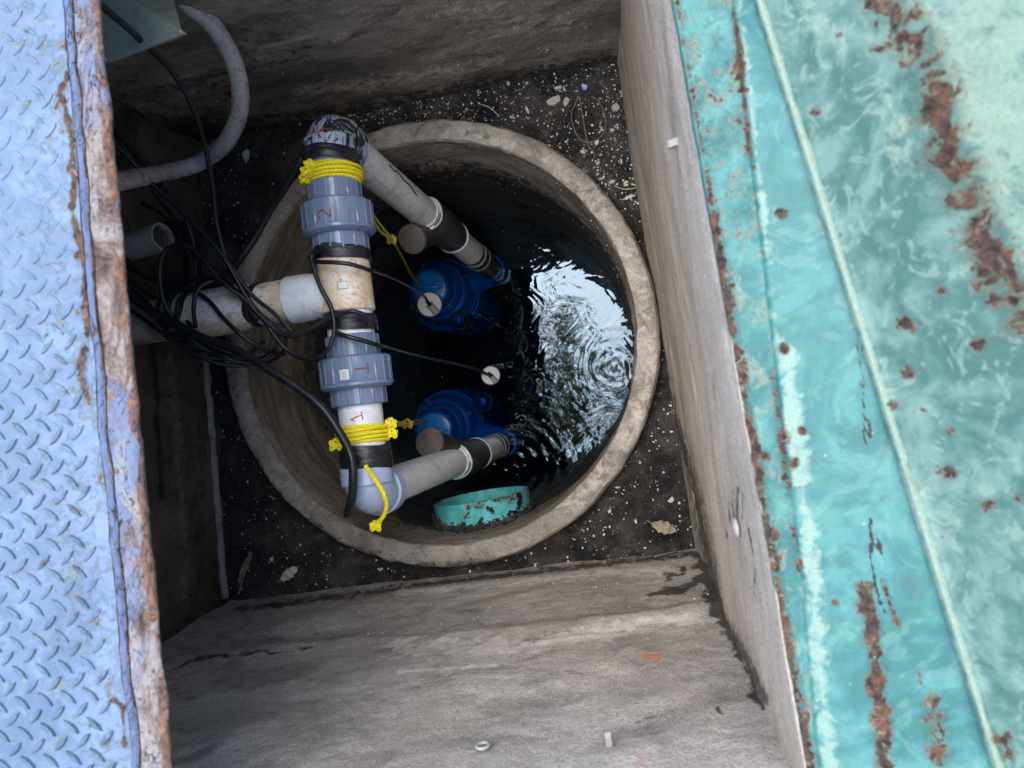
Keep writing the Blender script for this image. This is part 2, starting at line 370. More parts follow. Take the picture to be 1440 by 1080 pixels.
# ---------------------------------------------------------------- pit
DF, DR, DW, DM = 1.70, 1.655, 2.46, 1.40     # depths below the camera: floor, ring top, water, pipework
TL, TR, BR, BL = P(279, 204, DF), P(875, 85, DF), P(985, 778, DF), P(325, 852, DF)
up = lambda p: Vector((p.x, p.y, 0.0))
def nin(a, b, c):     # horizontal normal of wall a-b pointing to c
    d = (b-a).normalized(); n = Vector((-d.y, d.x, 0)); return n if n.dot(c-a) > 0 else -n
cen = (TL+TR+BR+BL)/4
WN = {'top': nin(TL, TR, cen), 'right': nin(TR, BR, cen), 'bottom': nin(BR, BL, cen), 'left': nin(BL, TL, cen)}
def d_top(u, v, p): return fbm(p*3.0, 5)*.012+fbm(p*14, 3)*.003-.004
def d_right(u, v, p): return fbm(p*2.5, 4)*.006+fbm(Vector((p.x*12, p.y*5, p.z*14)), 3)*.002+.010*max(0, 1-v/.12)**.5*(1 if v < .12 else 0)
def d_bottom(u, v, p):
    k = v-(.40+.03*math.sin(u*7)); ridge = .010*math.exp(-(k/.035)**2)*(1.2-u)
    return fbm(p*3.0, 5)*.009+fbm(Vector((p.x*9, p.y*12, p.z*12)), 4)*.0025+ridge+.012*max(0, 1-v/.3)
def d_left(u, v, p):
    return fbm(Vector((p.x*5, p.y*7, p.z*1.6)), 4)*.018
g = 'concrete walls of the pit'
w = patch(TL, TR, up(TR), up(TL), 300, 230, .14, WN['top'], d_top)
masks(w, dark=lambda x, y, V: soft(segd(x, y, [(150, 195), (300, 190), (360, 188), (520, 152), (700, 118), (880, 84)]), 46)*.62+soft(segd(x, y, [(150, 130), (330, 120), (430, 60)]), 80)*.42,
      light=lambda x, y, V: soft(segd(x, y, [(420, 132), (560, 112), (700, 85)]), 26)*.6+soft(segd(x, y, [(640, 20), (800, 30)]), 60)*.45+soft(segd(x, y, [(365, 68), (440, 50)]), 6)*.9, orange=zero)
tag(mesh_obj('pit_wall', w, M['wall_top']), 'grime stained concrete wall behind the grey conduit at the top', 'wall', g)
w = patch(TR, BR, up(BR), up(TR), 560, 260, .14, WN['right'], d_right)
def dk(x, y, V):
    a = soft(segd(x, y, [(905, 420), (940, 560), (975, 680), (998, 790), (1012, 860), (1050, 930), (1075, 985)]), 20)*.75
    nn_ = wob(V, 70)*5
    for (xa, ya, xb, yb, w_, q) in ((1026, 735, 1024, 705, 3.5, .62), (1031, 730, 1031, 690, 3.5, .66), (1037, 728, 1038, 684, 4, .7), (1043, 730, 1045, 696, 3.5, .6), (1052, 742, 1059, 778, 3, .8), (1062, 800, 1060, 835, 3, .8), (1022, 758, 1021, 740, 3, .6)):
        a = np.maximum(a, soft(segd(x+nn_*.5, y+nn_, [(xa, ya), (xb, yb)]), w_)*q)
    return a
masks(w, dark=dk, light=lambda x, y, V: soft(segd(x, y, [(975, 150), (1010, 420), (1040, 640)]), 18)*.35, orange=zero)
tag(mesh_obj('pit_wall', w, M['wall_right']), 'pale sunlit concrete wall beside the teal hatch frame', 'wall', g)
w = patch(BR, BL, up(BL), up(BR), 320, 240, .14, WN['bottom'], d_bottom)
def dkb(x, y, V):
    n1 = wob(V, 30)*12
    a = soft(segd(x+n1, y, [(985, 785), (1005, 840), (1030, 890), (1055, 940), (1078, 985)]), 22)*1.1
    a = np.maximum(a, soft(segd(x, y+n1, [(1000, 795), (960, 830), (915, 838)]), 13)*.95)
    a = np.maximum(a, soft(segd(x, y+n1, [(960, 800), (935, 815)]), 9)*.8)
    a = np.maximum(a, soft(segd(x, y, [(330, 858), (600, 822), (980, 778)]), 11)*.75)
    a = np.maximum(a, soft(segd(x, y+n1*.6, [(238, 945), (290, 922), (360, 918), (440, 912)]), 5)*.62)
    a = np.maximum(a, soft(segd(x, y+n1*.3, [(730, 900), (800, 893), (880, 888)]), 5)*.75)
    a = np.maximum(a, soft(segd(x, y, [(870, 1028), (905, 1012), (945, 1000)]), 7)*.5)  # cast shadow of the bent strap anchor, painted in
    a = np.maximum(a, soft(segd(x, y, [(1008, 995), (1014, 1003)]), 6)*.8)
    return a
def lgb(x, y, V):
    return soft(segd(x, y+wob(V, 14)*14, [(560, 905), (760, 905), (900, 880), (980, 875)]), 28)*.75+soft(segd(x, y, [(560, 835), (780, 812), (940, 800)]), 12)*.7+soft(segd(x, y, [(560, 945), (700, 935)]), 5)*.8
def orb(x, y, V): return np.maximum(soft(segd(x, y, [(909, 922), (924, 924)]), 9), soft(segd(x, y, [(880, 1078), (910, 1068)]), 12)*.42)
masks(w, dark=dkb, light=lgb, orange=orb)
tag(mesh_obj('pit_wall', w, M['wall_bottom']), 'grey rough concrete wall with an orange spot nearest the viewer', 'wall', g)
w = patch(BL+(BL-TL)*.02, TL+(TL-BL)*.05, up(TL+(TL-BL)*.05), up(BL+(BL-TL)*.02), 240, 200, .14, WN['left'], d_left)
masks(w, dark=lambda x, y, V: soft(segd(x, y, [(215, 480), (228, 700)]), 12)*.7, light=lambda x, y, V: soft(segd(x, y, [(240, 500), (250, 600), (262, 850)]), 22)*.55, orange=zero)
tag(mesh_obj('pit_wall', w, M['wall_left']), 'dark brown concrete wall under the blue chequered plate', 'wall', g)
# strip along the foot of the left wall
mb = MB(); a0, a1 = P(286, 470, 1.67), P(316, 842, 1.67)
mb.tube([a0.lerp(a1, k/40)+Vector((fbm((k*.4, 1, 2), 2)*.003, 0, fbm((k*.5, 5, 2), 2)*.003)) for k in range(41)], [.009+.003*fbm((k*.5, 0, 9), 2) for k in range(41)], 8)
tag(mesh_obj('floor_strip', mb, M['old_pipe']), 'thin crusted strip along the foot of the dark left wall', 'strip')
# well ring
pl, pr, pt, pb = P(311, 482, DR), P(931, 482, DR), P(621, 166, DR), P(621, 799, DR)
WC = Vector(((pl.x+pr.x)/2, (pt.y+pb.y)/2, 0)); RO = ((pr.x-pl.x)+(pt.y-pb.y))/4
RI = RO-.052
print('well', WC, RO, RI)
# floor sheet (with the well's hole)
mb = MB(); V = []; Fc = []; NA = 240; NR = 40
def onrect(a):
    d = Vector((math.cos(a), math.sin(a), 0)); best = 9
    cs = [TL, TR, BR, BL]
    for i in range(4):
        p, q = cs[i], cs[(i+1) % 4]; n_ = nin(p, q, cen); den = d.dot(n_)
        if den < -1e-6:
            t = (p-WC).dot(n_)/den
            if t > 0: best = min(best, t)
    return best
for k in range(NA):
    a = 2*math.pi*k/NA; R1 = max(onrect(a)+.02, RO-.01)
    for j in range(NR+1):
        t = j/NR; r = (RO-.012)*(1-t)+R1*t; p = WC+Vector((math.cos(a)*r, math.sin(a)*r, CZ-DF)); 
        p.z += fbm(p*9, 5)*.010+fbm(p*60, 2)*.002; V.append(p)
for k in range(NA):
    k2 = (k+1) % NA
    for j in range(NR): Fc.append((k*(NR+1)+j, k*(NR+1)+j+1, k2*(NR+1)+j+1, k2*(NR+1)+j))
mb.add(V, Fc)
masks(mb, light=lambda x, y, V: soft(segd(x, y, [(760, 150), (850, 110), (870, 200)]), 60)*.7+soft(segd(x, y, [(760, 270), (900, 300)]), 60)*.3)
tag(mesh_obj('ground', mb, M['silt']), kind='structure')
# concrete ring: top lip and outer face, inside face as its own part
wt = thing('well_ring', 'round concrete well ring sunk in the pit floor', 'well ring', (WC.x, WC.y, CZ-3.2))
mb = MB(); seg = 360; zt = CZ-DR
prof = [(RO, zt-.14), (RO, zt-.02), (RO-.002, zt-.008), (RO-.008, zt), (RO-.02, zt+.002), (RO-.035, zt+.003), (RO-.05, zt+.001), (RI+.006, zt-.001), (RI+.001, zt-.006), (RI, zt-.014)]
V = []
for (r, z) in prof:
    for k in range(seg):
        a = 2*math.pi*k/seg; c, s_ = math.cos(a), math.sin(a); q = r+fbm((c*12, s_*12, z*20+r*30), 5)*.003
        V.append(WC+Vector((c*q, s_*q, z+fbm((c*14+3, s_*14, r*60), 5)*.003)))
mb.add(V, [(i*seg+k, i*seg+(k+1) % seg, (i+1)*seg+(k+1) % seg, (i+1)*seg+k) for i in range(len(prof)-1) for k in range(seg)])
masks(mb, dark=lambda x, y, V: np.maximum(soft(segd(x, y, [(330, 420), (312, 500), (330, 620), (400, 715), (440, 745)]), 26)*.6, soft(segd(x, y, [(440, 750), (560, 795), (700, 790)]), 16)*.55),  # left arc's shade painted in as darker colour
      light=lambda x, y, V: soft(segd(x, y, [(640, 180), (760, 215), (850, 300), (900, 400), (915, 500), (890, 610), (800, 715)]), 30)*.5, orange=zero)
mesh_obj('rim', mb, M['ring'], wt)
mb = MB(); V = []; nz = 70; zb = CZ-3.2
zs = [zt-.013-(zt-.013-zb)*(i/nz)**1.4 for i in range(nz+1)]
for z in zs:
    for k in range(seg):
        a = 2*math.pi*k/seg; c, s_ = math.cos(a), math.sin(a); q = RI+fbm((c*12, s_*12, z*20+RI*30), 5)*.003 if z > zt-.02 else RI+fbm((c*3, s_*3, z*9), 4)*.007
        V.append(WC+Vector((c*q, s_*q, z)))
mb.add(V, [(i*seg+k, (i+1)*seg+k, (i+1)*seg+(k+1) % seg, i*seg+(k+1) % seg) for i in range(nz) for k in range(seg)])
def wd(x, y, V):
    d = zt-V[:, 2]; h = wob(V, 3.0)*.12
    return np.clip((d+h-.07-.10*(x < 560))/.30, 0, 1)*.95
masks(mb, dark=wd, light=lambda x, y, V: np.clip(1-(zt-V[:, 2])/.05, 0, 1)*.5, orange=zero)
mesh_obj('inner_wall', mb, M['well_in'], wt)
mb = MB(); mb.lathe(WC+Vector((0, 0, zb-.02)), (0, 0, 1), [(0, RI+.02), (.02, RI+.01)], 64); mesh_obj('base', mb, M['bottom'], wt)
# ---------------------------------------------------------------- water
def water():
    n = NT('dark_water'); N = n.N; N.remove(n.b)
    tr = N.new('ShaderNodeBsdfTransparent'); tr.inputs[0].default_value = (.38, .55, .76, 1)
    gl = N.new('ShaderNodeBsdfGlossy'); gl.inputs['Roughness'].default_value = .0; gl.inputs[0].default_value = (.62, .82, 1, 1)  # blue of the mirrored sky put into this tint
    h = n.noise(8, 2.5, .5, 1.6); n.L(n.bump(h, .26, .006), gl.inputs['Normal'])
    lw = N.new('ShaderNodeLayerWeight'); lw.inputs[0].default_value = .25
    fac = n.math('ADD', n.math('MULTIPLY', lw.outputs['Fresnel'], .4), .085)   # mirror share raised above clean water's to brighten the sky reflection
    mx = N.new('ShaderNodeMixShader'); n.L(fac, mx.inputs[0]); n.L(tr.outputs[0], mx.inputs[1]); n.L(gl.outputs[0], mx.inputs[2]); n.L(mx.outputs[0], n.out.inputs[0])
    return n.m
M['water'] = water()
mb = MB(); NRW, NAW = 330, 460; zw = CZ-DW
src = [(864, 516, .00055, .034, .12), (722, 655, .0010, .036, .17), (733, 592, .00022, .011, .03), (720, 560, .0002, .010, .022), (700, 628, .0004, .022, .06), (858, 506, .0002, .009, .014), (835, 640, .0003, .011, .016), (745, 700, .0004, .018, .05)]
srcw = [(P(x, y, DW), a, l, s) for x, y, a, l, s in src]
rr = np.linspace(0, RI+.004, NRW+1)[1:]; aa = np.linspace(0, 2*np.pi, NAW, endpoint=False)
Rg, Ag = np.meshgrid(rr, aa, indexing='ij'); X = WC.x+Rg*np.cos(Ag); Y = WC.y+Rg*np.sin(Ag); Z = np.zeros_like(X)
for p, a, l, s in srcw:
    d = np.hypot(X-p.x, Y-p.y); th_ = np.arctan2(Y-p.y, X-p.x); Z += a*np.cos(2*np.pi*d/l+.35*np.sin(3*th_+d*20))*np.exp(-(d/s)**1.4)*(.6+.4*np.sin(5*th_+d*60+p.y*90))
X_ = X.ravel(); Y_ = Y.ravel(); Zr = Z.ravel()
V = [(float(WC.x), float(WC.y), zw)]+[(float(x), float(y), zw+float(z)) for x, y, z in zip(X_, Y_, Zr)]
Fc = [(0, 1+k, 1+(k+1) % NAW) for k in range(NAW)]+[(1+i*NAW+k, 1+(i+1)*NAW+k, 1+(i+1)*NAW+(k+1) % NAW, 1+i*NAW+(k+1) % NAW) for i in range(NRW-1) for k in range(NAW)]
mb.add(V, Fc); tag(mesh_obj('water', mb, M['water'], angle=180), kind='structure')
def bubm():
    n = NT('bubble_film'); N = n.N; N.remove(n.b); t = N.new('ShaderNodeBsdfTransparent'); g_ = N.new('ShaderNodeBsdfGlossy'); g_.inputs['Roughness'].default_value = .02
    lw = N.new('ShaderNodeLayerWeight'); lw.inputs[0].default_value = .55; mx = N.new('ShaderNodeMixShader'); n.L(lw.outputs['Fresnel'], mx.inputs[0]); n.L(t.outputs[0], mx.inputs[1]); n.L(g_.outputs[0], mx.inputs[2]); n.L(mx.outputs[0], n.out.inputs[0]); return n.m
M['bubble'] = bubm()
for k, (x, y, r_) in enumerate(((733, 590, .009), (721, 561, .006), (738, 655, .006), (847, 632, .007), (860, 497, .007), (858, 508, .004), (778, 690, .005), (728, 601, .004), (741, 610, .004), (713, 640, .005))):
    c = P(x, y, DW); tag(mesh_obj('bubble', MB().lathe(c-Vector((0, 0, .0008)), (0, 0, 1), [(r_*math.sin(q*math.pi/16), max(.0001, r_*math.cos(q*math.pi/16))) for q in range(9)], 24), M['bubble'], angle=180),
        ['clear bubble at the centre of the larger double ripple', 'clear bubble in the small ripple nearest the lone float', 'clear bubble straight above the turquoise pipe', 'clear bubble in the bright reflection near the lower right rim', 'clear bubble at the middle of the right hand ripple rings', 'tiny clear bubble just below the ripple centre near the right rim', 'clear bubble in the dark water right of the turquoise pipe', 'tiny bubble touching the double ripple bubble', 'tiny bubble between double ripple and lower riser', 'clear bubble where the lower riser enters the water'][k], 'bubble', 'bubbles on the water')
# ---------------------------------------------------------------- pipework
def ax(y, dD=0): return P(462+(y-195)*.117, y, DM+dD)
AXD = (ax(690)-ax(195)).normalized()
LEFT = AXD.cross(Vector((0, 0, 1))).normalized()
if LEFT.x > 0: LEFT = -LEFT
man = thing('discharge_pipework', 'grey and white plastic discharge pipework joining both pumps over the well', 'pipework', ax(405))
def alen(y0, y1): return (ax(y1)-ax(y0)).length
def cyl(name, y0, y1, w, mat, prof=None, mod=None, seg=64):
    A = ax(y0); L = alen(y0, y1); r = rpx(ax((y0+y1)/2), w)
    pr_ = prof(L, r) if prof else [(0, r*.9), (0, r), (L, r), (L, r*.9)]
    mb = MB().lathe(A, AXD, pr_, seg, mod); return mesh_obj(name, mb, mat, man)
def ribbed(nr, h): return lambda i, a: h*(1 if math.cos(a*nr) > .93 else 0)
bev = lambda L, r: [(0, r-.006), (0, r-.003), (.0025, r), (L-.0025, r), (L, r-.003), (L, r-.006)]
# upper union
def union(y0, yn0, yn1, y1, digit, side):
    b = MB(); r = rpx(ax(y0), 73)
    b.lathe(ax(y0), AXD, bev(alen(y0, yn0+6), r), 252, ribbed(14, .0016)); b.lathe(ax(yn1-6), AXD, bev(alen(yn1-6, y1), r*1.05), 252, ribbed(14, .0016))
    u = mesh_obj('union', b, M['pvc_grey'], man, angle=50)
    r2 = rpx(ax(yn0), 98); L = alen(yn0, yn1)
    b = MB().lathe(ax(yn0), AXD, [(0, r2-.02), (0, r2-.007), (.002, r2-.004), (.004, r2), (L-.006, r2), (L-.001, r2-.005), (L, r2-.008), (L, r2-.02)], 360, ribbed(20, .0018))
    b.lathe(ax(yn1)-AXD*.012, AXD, [(0, r2+.0004), (.001, r2+.0028), (.006, r2+.0028), (.010, r2-.002), (.011, r2-.012)], 96)
    mesh_obj('nut', b, M['pvc_grey'], u, angle=50); return u, r2
u1, rn = union(258, 287, 333, 357, 2, 1)
u2, _ = union(472, 502, 547, 570, 1, 1)
Uz = (Vector((0, 0, 1))-AXD*AXD.z).normalized(); Wz = AXD.cross(Uz)
def onax(y, ang, r):      # point on the surface of the axis pipe; angle 0 faces the camera
    base = ax(y); tocam = (CAM-base); tocam = (tocam-AXD*tocam.dot(AXD)).normalized(); side = AXD.cross(tocam)
    if side.x < 0: side = -side
    return base+tocam*(math.cos(ang)*r)+side*(math.sin(ang)*r)
def marks(name, strokes, yc, xc, r, mat, parent, wd=.0011):
    """strokes in photo pixels about the axis, laid on the round of the pipe"""
    mb = MB()
    for st_ in strokes:
        pts = spline([onax(yc+dy, math.asin(max(-.97, min(.97, (xc+dx)*ax(yc).length/1.0*0+((xc+dx)*(ax(yc)-CAM).dot(FWD)/F)/r))), r+.0006) for dx, dy in st_], 5)
        mb.tube(pts, wd, 6)
    mesh_obj(name, mb, mat, parent)
two = [[(10, -8), (3, -11), (-3, -8), (-3, -1), (2, 5), (7, 9)], ]
marks('number_mark', [[(-7, 6), (-9, 1), (-6, -4), (-2, -4), (3, 2), (7, 6)], [(7, 6), (7, 0), (7, -5)]], 311, -16, rn+.0016, M['redbrown'], u1)
marks('number_mark', [[(-9, 0), (0, 0), (9, 0)], [(8, -7), (9, 0), (8, 7)]], 522, 8, rn+.0016, M['redbrown'], u2, .0009)
# stickers
def patch_on(name, yc, xc, w, h, r, mat, parent):
    mb = MB(); V = []; n = 6
    for j in range(n+1):
        for i in range(n+1):
            dx = xc+(i/n-.5)*w; dy = (j/n-.5)*h; V.append(onax(yc+dy, math.asin(((dx)*(ax(yc)-CAM).dot(FWD)/F)/r), r+.0012))
    mb.add(V, [(j*(n+1)+i, j*(n+1)+i+1, (j+1)*(n+1)+i+1, (j+1)*(n+1)+i) for j in range(n) for i in range(n)])
    mesh_obj(name, mb, mat, parent)
patch_on('sticker', 528, -15, 12, 14, rn+.0016, M['sticker'], u2)
for k in range(4): marks('print_mark', [[(-4, -4+k*3), (3, -4+k*3)]], 528, -15, rn+.0032, M['ink'], u2, .0003)
# tee body with branch hub
rt = rpx(ax(405), 74)
BD = (P(270, 444, DM)-P(483, 407, DM)).normalized(); T0 = ax(409)
b = MB().lathe(ax(356), AXD, bev(alen(356, 440), rt), 64)
tee = mesh_obj('tee', b, M['pvc_stain'], man)
b = MB().lathe(T0+BD*.02, BD, [(0, rt*.8), (0, rt*.86), (.045, rt*.86), (.055, rt*.9), (.098, rt*.91), (.1, rt*.88), (.1, rt*.6)], 64)
mesh_obj('tee_hub', b, M['pvc_bluewhite'], tee)
marks('moulded_label', [[(-7, -5), (6, -5)], [(-7, 5), (6, 5)], [(-7, -5), (-7, 5)], [(6, -5), (6, 5)]], 407, -4, rt, M['ink'], tee, .0004)
patch_on('sticker', 407, -4, 12, 9, rt, M['sticker'], tee)
cyl('pipe', 340, 356, 70, M['pvc_stain']); cyl('pipe', 436, 474, 66, M['pvc_white'])
# branch pipe, belled part, coupling, older pipe into the wall
rb = rpx(P(360, 430, DM), 58)
def bp(x): t = (483-x)/(483-270); return P(483, 409, DM).lerp(P(270, 443, DM), t)
def seg_branch(name, x0, x1, prof, mat, n=64):
    A = bp(x0); L = (bp(x1)-A).length
    mb = MB().lathe(A, BD, [(t*L, r) for t, r in prof], n); return mesh_obj(name, mb, mat, man)
seg_branch('branch_pipe', 420, 268, [(0, rb), (.38, rb), (.45, rb*1.02), (.52, rb*1.12), (.6, rb*1.16), (.93, rb*1.16), (1, rb*1.14)], M['pvc_stain'])
cp = seg_branch('rubber_coupling', 276, 240, [(0, rb*.9), (0, rb*1.12), (.1, rb*1.16), (.3, rb*1.16), (.32, rb*1.1), (.6, rb*1.1), (.62, rb*1.18), (.95, rb*1.18), (1, rb*1.0)], M['old_pipe'])
for x in (268, 248):
    A = bp(x); L = .009
    mesh_obj('hose_clamp', MB().lathe(A, BD, [(0, rb*1.1), (0, rb*1.2), (L, rb*1.2), (L, rb*1.1)], 64), M['steel'], cp)
seg_branch('old_pipe', 242, 150, [(0, rb*.9), (0, rb*1.05), (1, rb*1.05)], M['old_pipe'])
# black tape round the branch
def tape_wrap(name, A, d, r, L, turns, parent=None, rad=.004, slant=.0, mat=None):
    mb = MB(); d = Vector(d).normalized(); u = d.orthogonal().normalized(); w_ = d.cross(u); V = []; Fc = []
    n = int(turns*44)
    for i in range(n+1):
        a = 2*math.pi*i/44; t = i/n; s = L*t+slant*math.sin(a)+.002*math.sin(i*.37); hw = rad*(1+.12*math.sin(i*.11)); rr_ = r+.0012+.0012*t+.0007*math.sin(i*.23)
        c = A+d*s; rd = u*math.cos(a)+w_*math.sin(a)
        V += [c-d*hw+rd*(rr_-.001), c-d*hw*.5+rd*(rr_+.0006), c+d*hw*.4+rd*(rr_+.0002), c+d*hw+rd*(rr_-.001)]
    for i in range(n):
        for k in range(3): Fc.append((i*4+k, (i+1)*4+k, (i+1)*4+k+1, i*4+k+1))
    mb.add(V, Fc); return mesh_obj(name, mb, mat or M['tape'], parent)
tape_wrap('tape', bp(372), BD, rb, .012, 2.2, man, .006, .014)
tape_wrap('tape', ax(355), AXD, rpx(ax(355), 76), .016, 4, man, .008, .006)
tape_wrap('tape', ax(448), AXD, rpx(ax(450), 72), .022, 4, man, .009, .006)
# lower white pipe, tape, elbow
cyl('pipe', 568, 628, 62, M['pvc_white'])
marks('number_mark', [[(-8, 2), (-4, 1), (2, -1), (8, -2)], [(7, -7), (8, 4)], [(-8, 2), (-3, 5)]], 586, -6, rpx(ax(590), 62), M['red'], man)
tape_wrap('tape', ax(630), AXD, rpx(ax(630), 70), alen(628, 652), 5, man, .009, .004)
# riser lines
def riser(S0, E0):
    return lambda t: Vector(S0).lerp(Vector(E0), t)
def t_at(R, x):
    lo, hi = 0, 1
    for _ in range(40):
        m = (lo+hi)/2
        if proj(R(m))[0] < x: lo = m
        else: hi = m
    return (lo+hi)/2
K1 = P(461, 187, DM); E1 = P(706, 391, 2.62); R1_ = riser(K1, E1); D1 = (E1-K1).normalized()
K2 = P(519, 694, DM); E2 = P(716, 621, 2.62); R2_ = riser(K2, E2); D2 = (E2-K2).normalized()
def elbow(K, din, dout, r, mat, L1, L2, hub=1.13):
    a = K-din*.045; c = K+dout*.045; pts = [K-din*L1, a]
    n = 16
    for i in range(1, n): t = i/n; pts.append(a*(1-t)**2+K*2*t*(1-t)+c*t*t)
    pts += [c, K+dout*L2]
    b = MB().tube(pts, [r]*len(pts), 48); e = mesh_obj('elbow', b, mat, man, angle=60)
    h = MB(); h.lathe(K-din*(L1+.001), din, [(0, r*.8), (0, r*hub-.002), (.002, r*hub), (.034, r*hub), (.038, r*1.0)], 64)
    h.lathe(K+dout*(L2+.001), -dout, [(0, r*.8), (0, r*hub-.002), (.002, r*hub), (.034, r*hub), (.038, r*1.0)], 64)
    mesh_obj('hub', h, mat, e, angle=40); return e
re = rpx(K2, 68)
e1 = elbow(K1, -AXD, D1, re, M['pvc_grey'], .05, .075, 1.08)
e2 = elbow(K2, AXD, D2, re, M['pvc_light'], .055, .075, 1.08)
def painted_elbow():
    n = NT('elbow_smeared'); a = n.noise(26, 8, .7, 1.2, stretch=(2.4, .8, 1)); col = n.mix(n.rng(a, .46, .53), (.40, .46, .56), (.016, .017, .022))
    return n.end(col, .5, n.bump(a, .3, .002))
e1.data.materials[0] = painted_elbow(); e1.children[0].data.materials[0] = e1.data.materials[0]
mb = MB()
for st_ in ([(443, 183), (440, 190), (446, 196), (454, 194)], [(449, 183), (459, 181), (463, 187), (460, 192)]):
    pts = []
    for (x, y) in st_:
        o_ = P(x, y, DM); ray = (o_-CAM).normalized(); c_ = K1; d0 = (c_-CAM).dot(ray); m_ = (CAM+ray*d0-c_).length; k_ = math.sqrt(max(1e-6, (re+.001)**2-m_*m_)); pts.append(CAM+ray*(d0-k_))
    mb.tube(spline(pts, 5), .0012, 6)
mesh_obj('number_mark', mb, M['redbrown'], e1)
cyl('pipe', 205, 264, 66, M['pvc_grey'])
tape_wrap('tape', ax(219), AXD, rpx(ax(219), 76), alen(219, 230), 3, man, .008, .005)
# risers with check valves
def riser_parts(R, D_, x_hub, x_c1, x_v1, x_p2, x_end, w1, stubdir, side_px):
    g1, g2, g3, g4, g5 = [t_at(R, x) for x in (x_hub, x_c1, x_v1, x_p2, x_end)]
    L = (R(1)-R(0)).length; r = w1
    def ln(a, b): return (b-a)*L
    mesh_obj('riser_pipe', MB().lathe(R(g1), D_, [(0, r), (ln(g1, g2), r)], 64), M['pvc_dull'], man)
    v = mesh_obj('check_valve', MB().lathe(R(g2), D_, [(-.004, r), (-.004, r*1.15), (.01, r*1.2), (.03, r*1.26), (ln(g2, g3)*.6, r*1.3), (ln(g2, g3)-.02, r*1.2), (ln(g2, g3), r*1.12), (ln(g2, g3), r*.8)], 64), M['valve'], man)
    for gg, nm in ((g2, 'collar'), (g3, 'collar')):
        mb = MB(); c = R(gg); u = D_.orthogonal().normalized(); w_ = D_.cross(u); pts = []
        for k in range(49):
            a = 2*math.pi*k/48; pts.append(c+(u*math.cos(a)+w_*math.sin(a))*(r*1.12)+D_*(.004*math.sin(3*a+1)))
        mb.tube(pts, .0048, 8, caps=False); mb.lathe(c-D_*.016, D_, [(0, r*1.0), (0, r*1.09), (.030, r*1.11), (.030, r)], 48); mesh_obj(nm, mb, M['sealant'], v)
    # side plug of the valve
    c = R((g2+g3)/2); sd = (stubdir-c); sl = sd.length; sd.normalize()
    mesh_obj('side_plug', MB().lathe(c, sd, [(0, r*1.0), (sl-.012, r*.92), (sl-.01, r*1.0), (sl-.002, r*.98), (sl, r*.86), (sl+.001, .002)], 48), M['stubm'], v, angle=60)
    mesh_obj('riser_pipe', MB().lathe(R(g3), D_, [(0, r), (ln(g3, g4), r), (ln(g3, g4), r*.9)], 64), M['pvc_dull'], man)
    c2 = mesh_obj('hose_joint', MB().lathe(R(g4), D_, [(-.006, r), (-.006, r*1.08), (.0, r*1.08), (0, r*.98), (.05, r*.96), (.055, r*1.04), (.075, r*1.04), (.078, r*.95), (ln(g4, g5), r*.95)], 64), M['rubber'], man)
    for q in (.02, .062): mesh_obj('hose_clamp', MB().lathe(R(g4)+D_*q, D_, [(0, r*.9), (0, r*1.07), (.011, r*1.07), (.011, r*.9)], 64), M['steel'], c2)
rr1 = rpx(K1, 56)
riser_parts(R1_, D1, 497, 598, 637, 663, 690, rr1, P(578, 337, 1.86), 0)
riser_parts(R2_, D2, 548, 640, 670, 692, 712, rr1, P(603, 622, 1.86), 0)
mb = MB(); tocam = (CAM-R1_(.3)); tocam = (tocam-D1*tocam.dot(D1)).normalized(); sd_ = D1.cross(tocam); sg = -1 if proj(R1_(.2)+sd_*.03)[1] > proj(R1_(.2))[1] else 1
mb.tube(spline([K1+D1*t_+(tocam*math.cos(a_)+sd_*sg*math.sin(a_))*(rr1+.0008) for t_, a_ in ((.20, .95), (.23, .85), (.245, 1.0), (.28, .8), (.32, .78), (.345, .62), (.36, .6))], 6), .0016, 6); mesh_obj('scrape', mb, M['ink'], man)
# faint print on the upper riser
mb = MB(); tocam = (CAM-R1_(.3)); tocam = (tocam-D1*tocam.dot(D1)).normalized(); sd_ = D1.cross(tocam)
for k in range(26):
    if k in (5, 17): mesh_obj('print_mark', mb, M['ink'], man); mb = MB()
    if k in (5, 6, 17, 18): continue
    s0 = .095+k*.0085; a = .25; pp = K1+D1*s0; q = tocam*math.cos(a)+sd_*math.sin(a); 
    for m_ in range(2): mb.box(pp+q*(rr1+.0003)+D1*random.uniform(-.001, .001)+sd_*(m_*.003-.0015), D1*random.uniform(.0008, .0028), sd_*.0006, q*.0002)
mesh_obj('print_mark', mb, M['ink'], man)
# ---------------------------------------------------------------- ropes
def coil(y0, y1, w, turns, r, tail=None):
    pts = []; n = int(turns*36); R_ = rpx(ax(y0), w)+r*.9
    for i in range(n+1):
        t = i/n; a = 2*math.pi*turns*t; lay = 0 if t < .62 else 1
        tt = t/.62 if t < .62 else 1-(t-.62)/.38*.8
        y = y0+(y1-y0)*tt+2.2*math.sin(a+.8)+.8*math.sin(a*.31)
        pts.append(onax(y, a+2.2, R_+(r*1.5*min(1, (t-.62)/.03) if lay else 0)))
    return pts
def knot(c, r, s, mb):
    c = Vector(c); pts = []
    for i in range(60):
        a = i/60*2*math.pi*2; pts.append(c+Vector((math.sin(a)+2*math.sin(2*a/2), math.cos(a)-2*math.cos(a*1.5), -math.sin(1.5*a)))*s)
    rope_mb(pts, r, mb)
rp = .0034
path = coil(236, 260, 68, 8, rp)
mb = rope_mb(path, rp); [knot(onax(yy, an, rpx(ax(240), 82)), rp, kk, mb) for yy, an, kk in ((246, -1.0, .0032), (254, -1.2, .0028), (239, -.8, .0028))]
r1 = tag(mesh_obj('rope', mb, M['rope']), 'yellow rope wound round the pipe above the union marked 2', 'rope', 'yellow pump ropes')
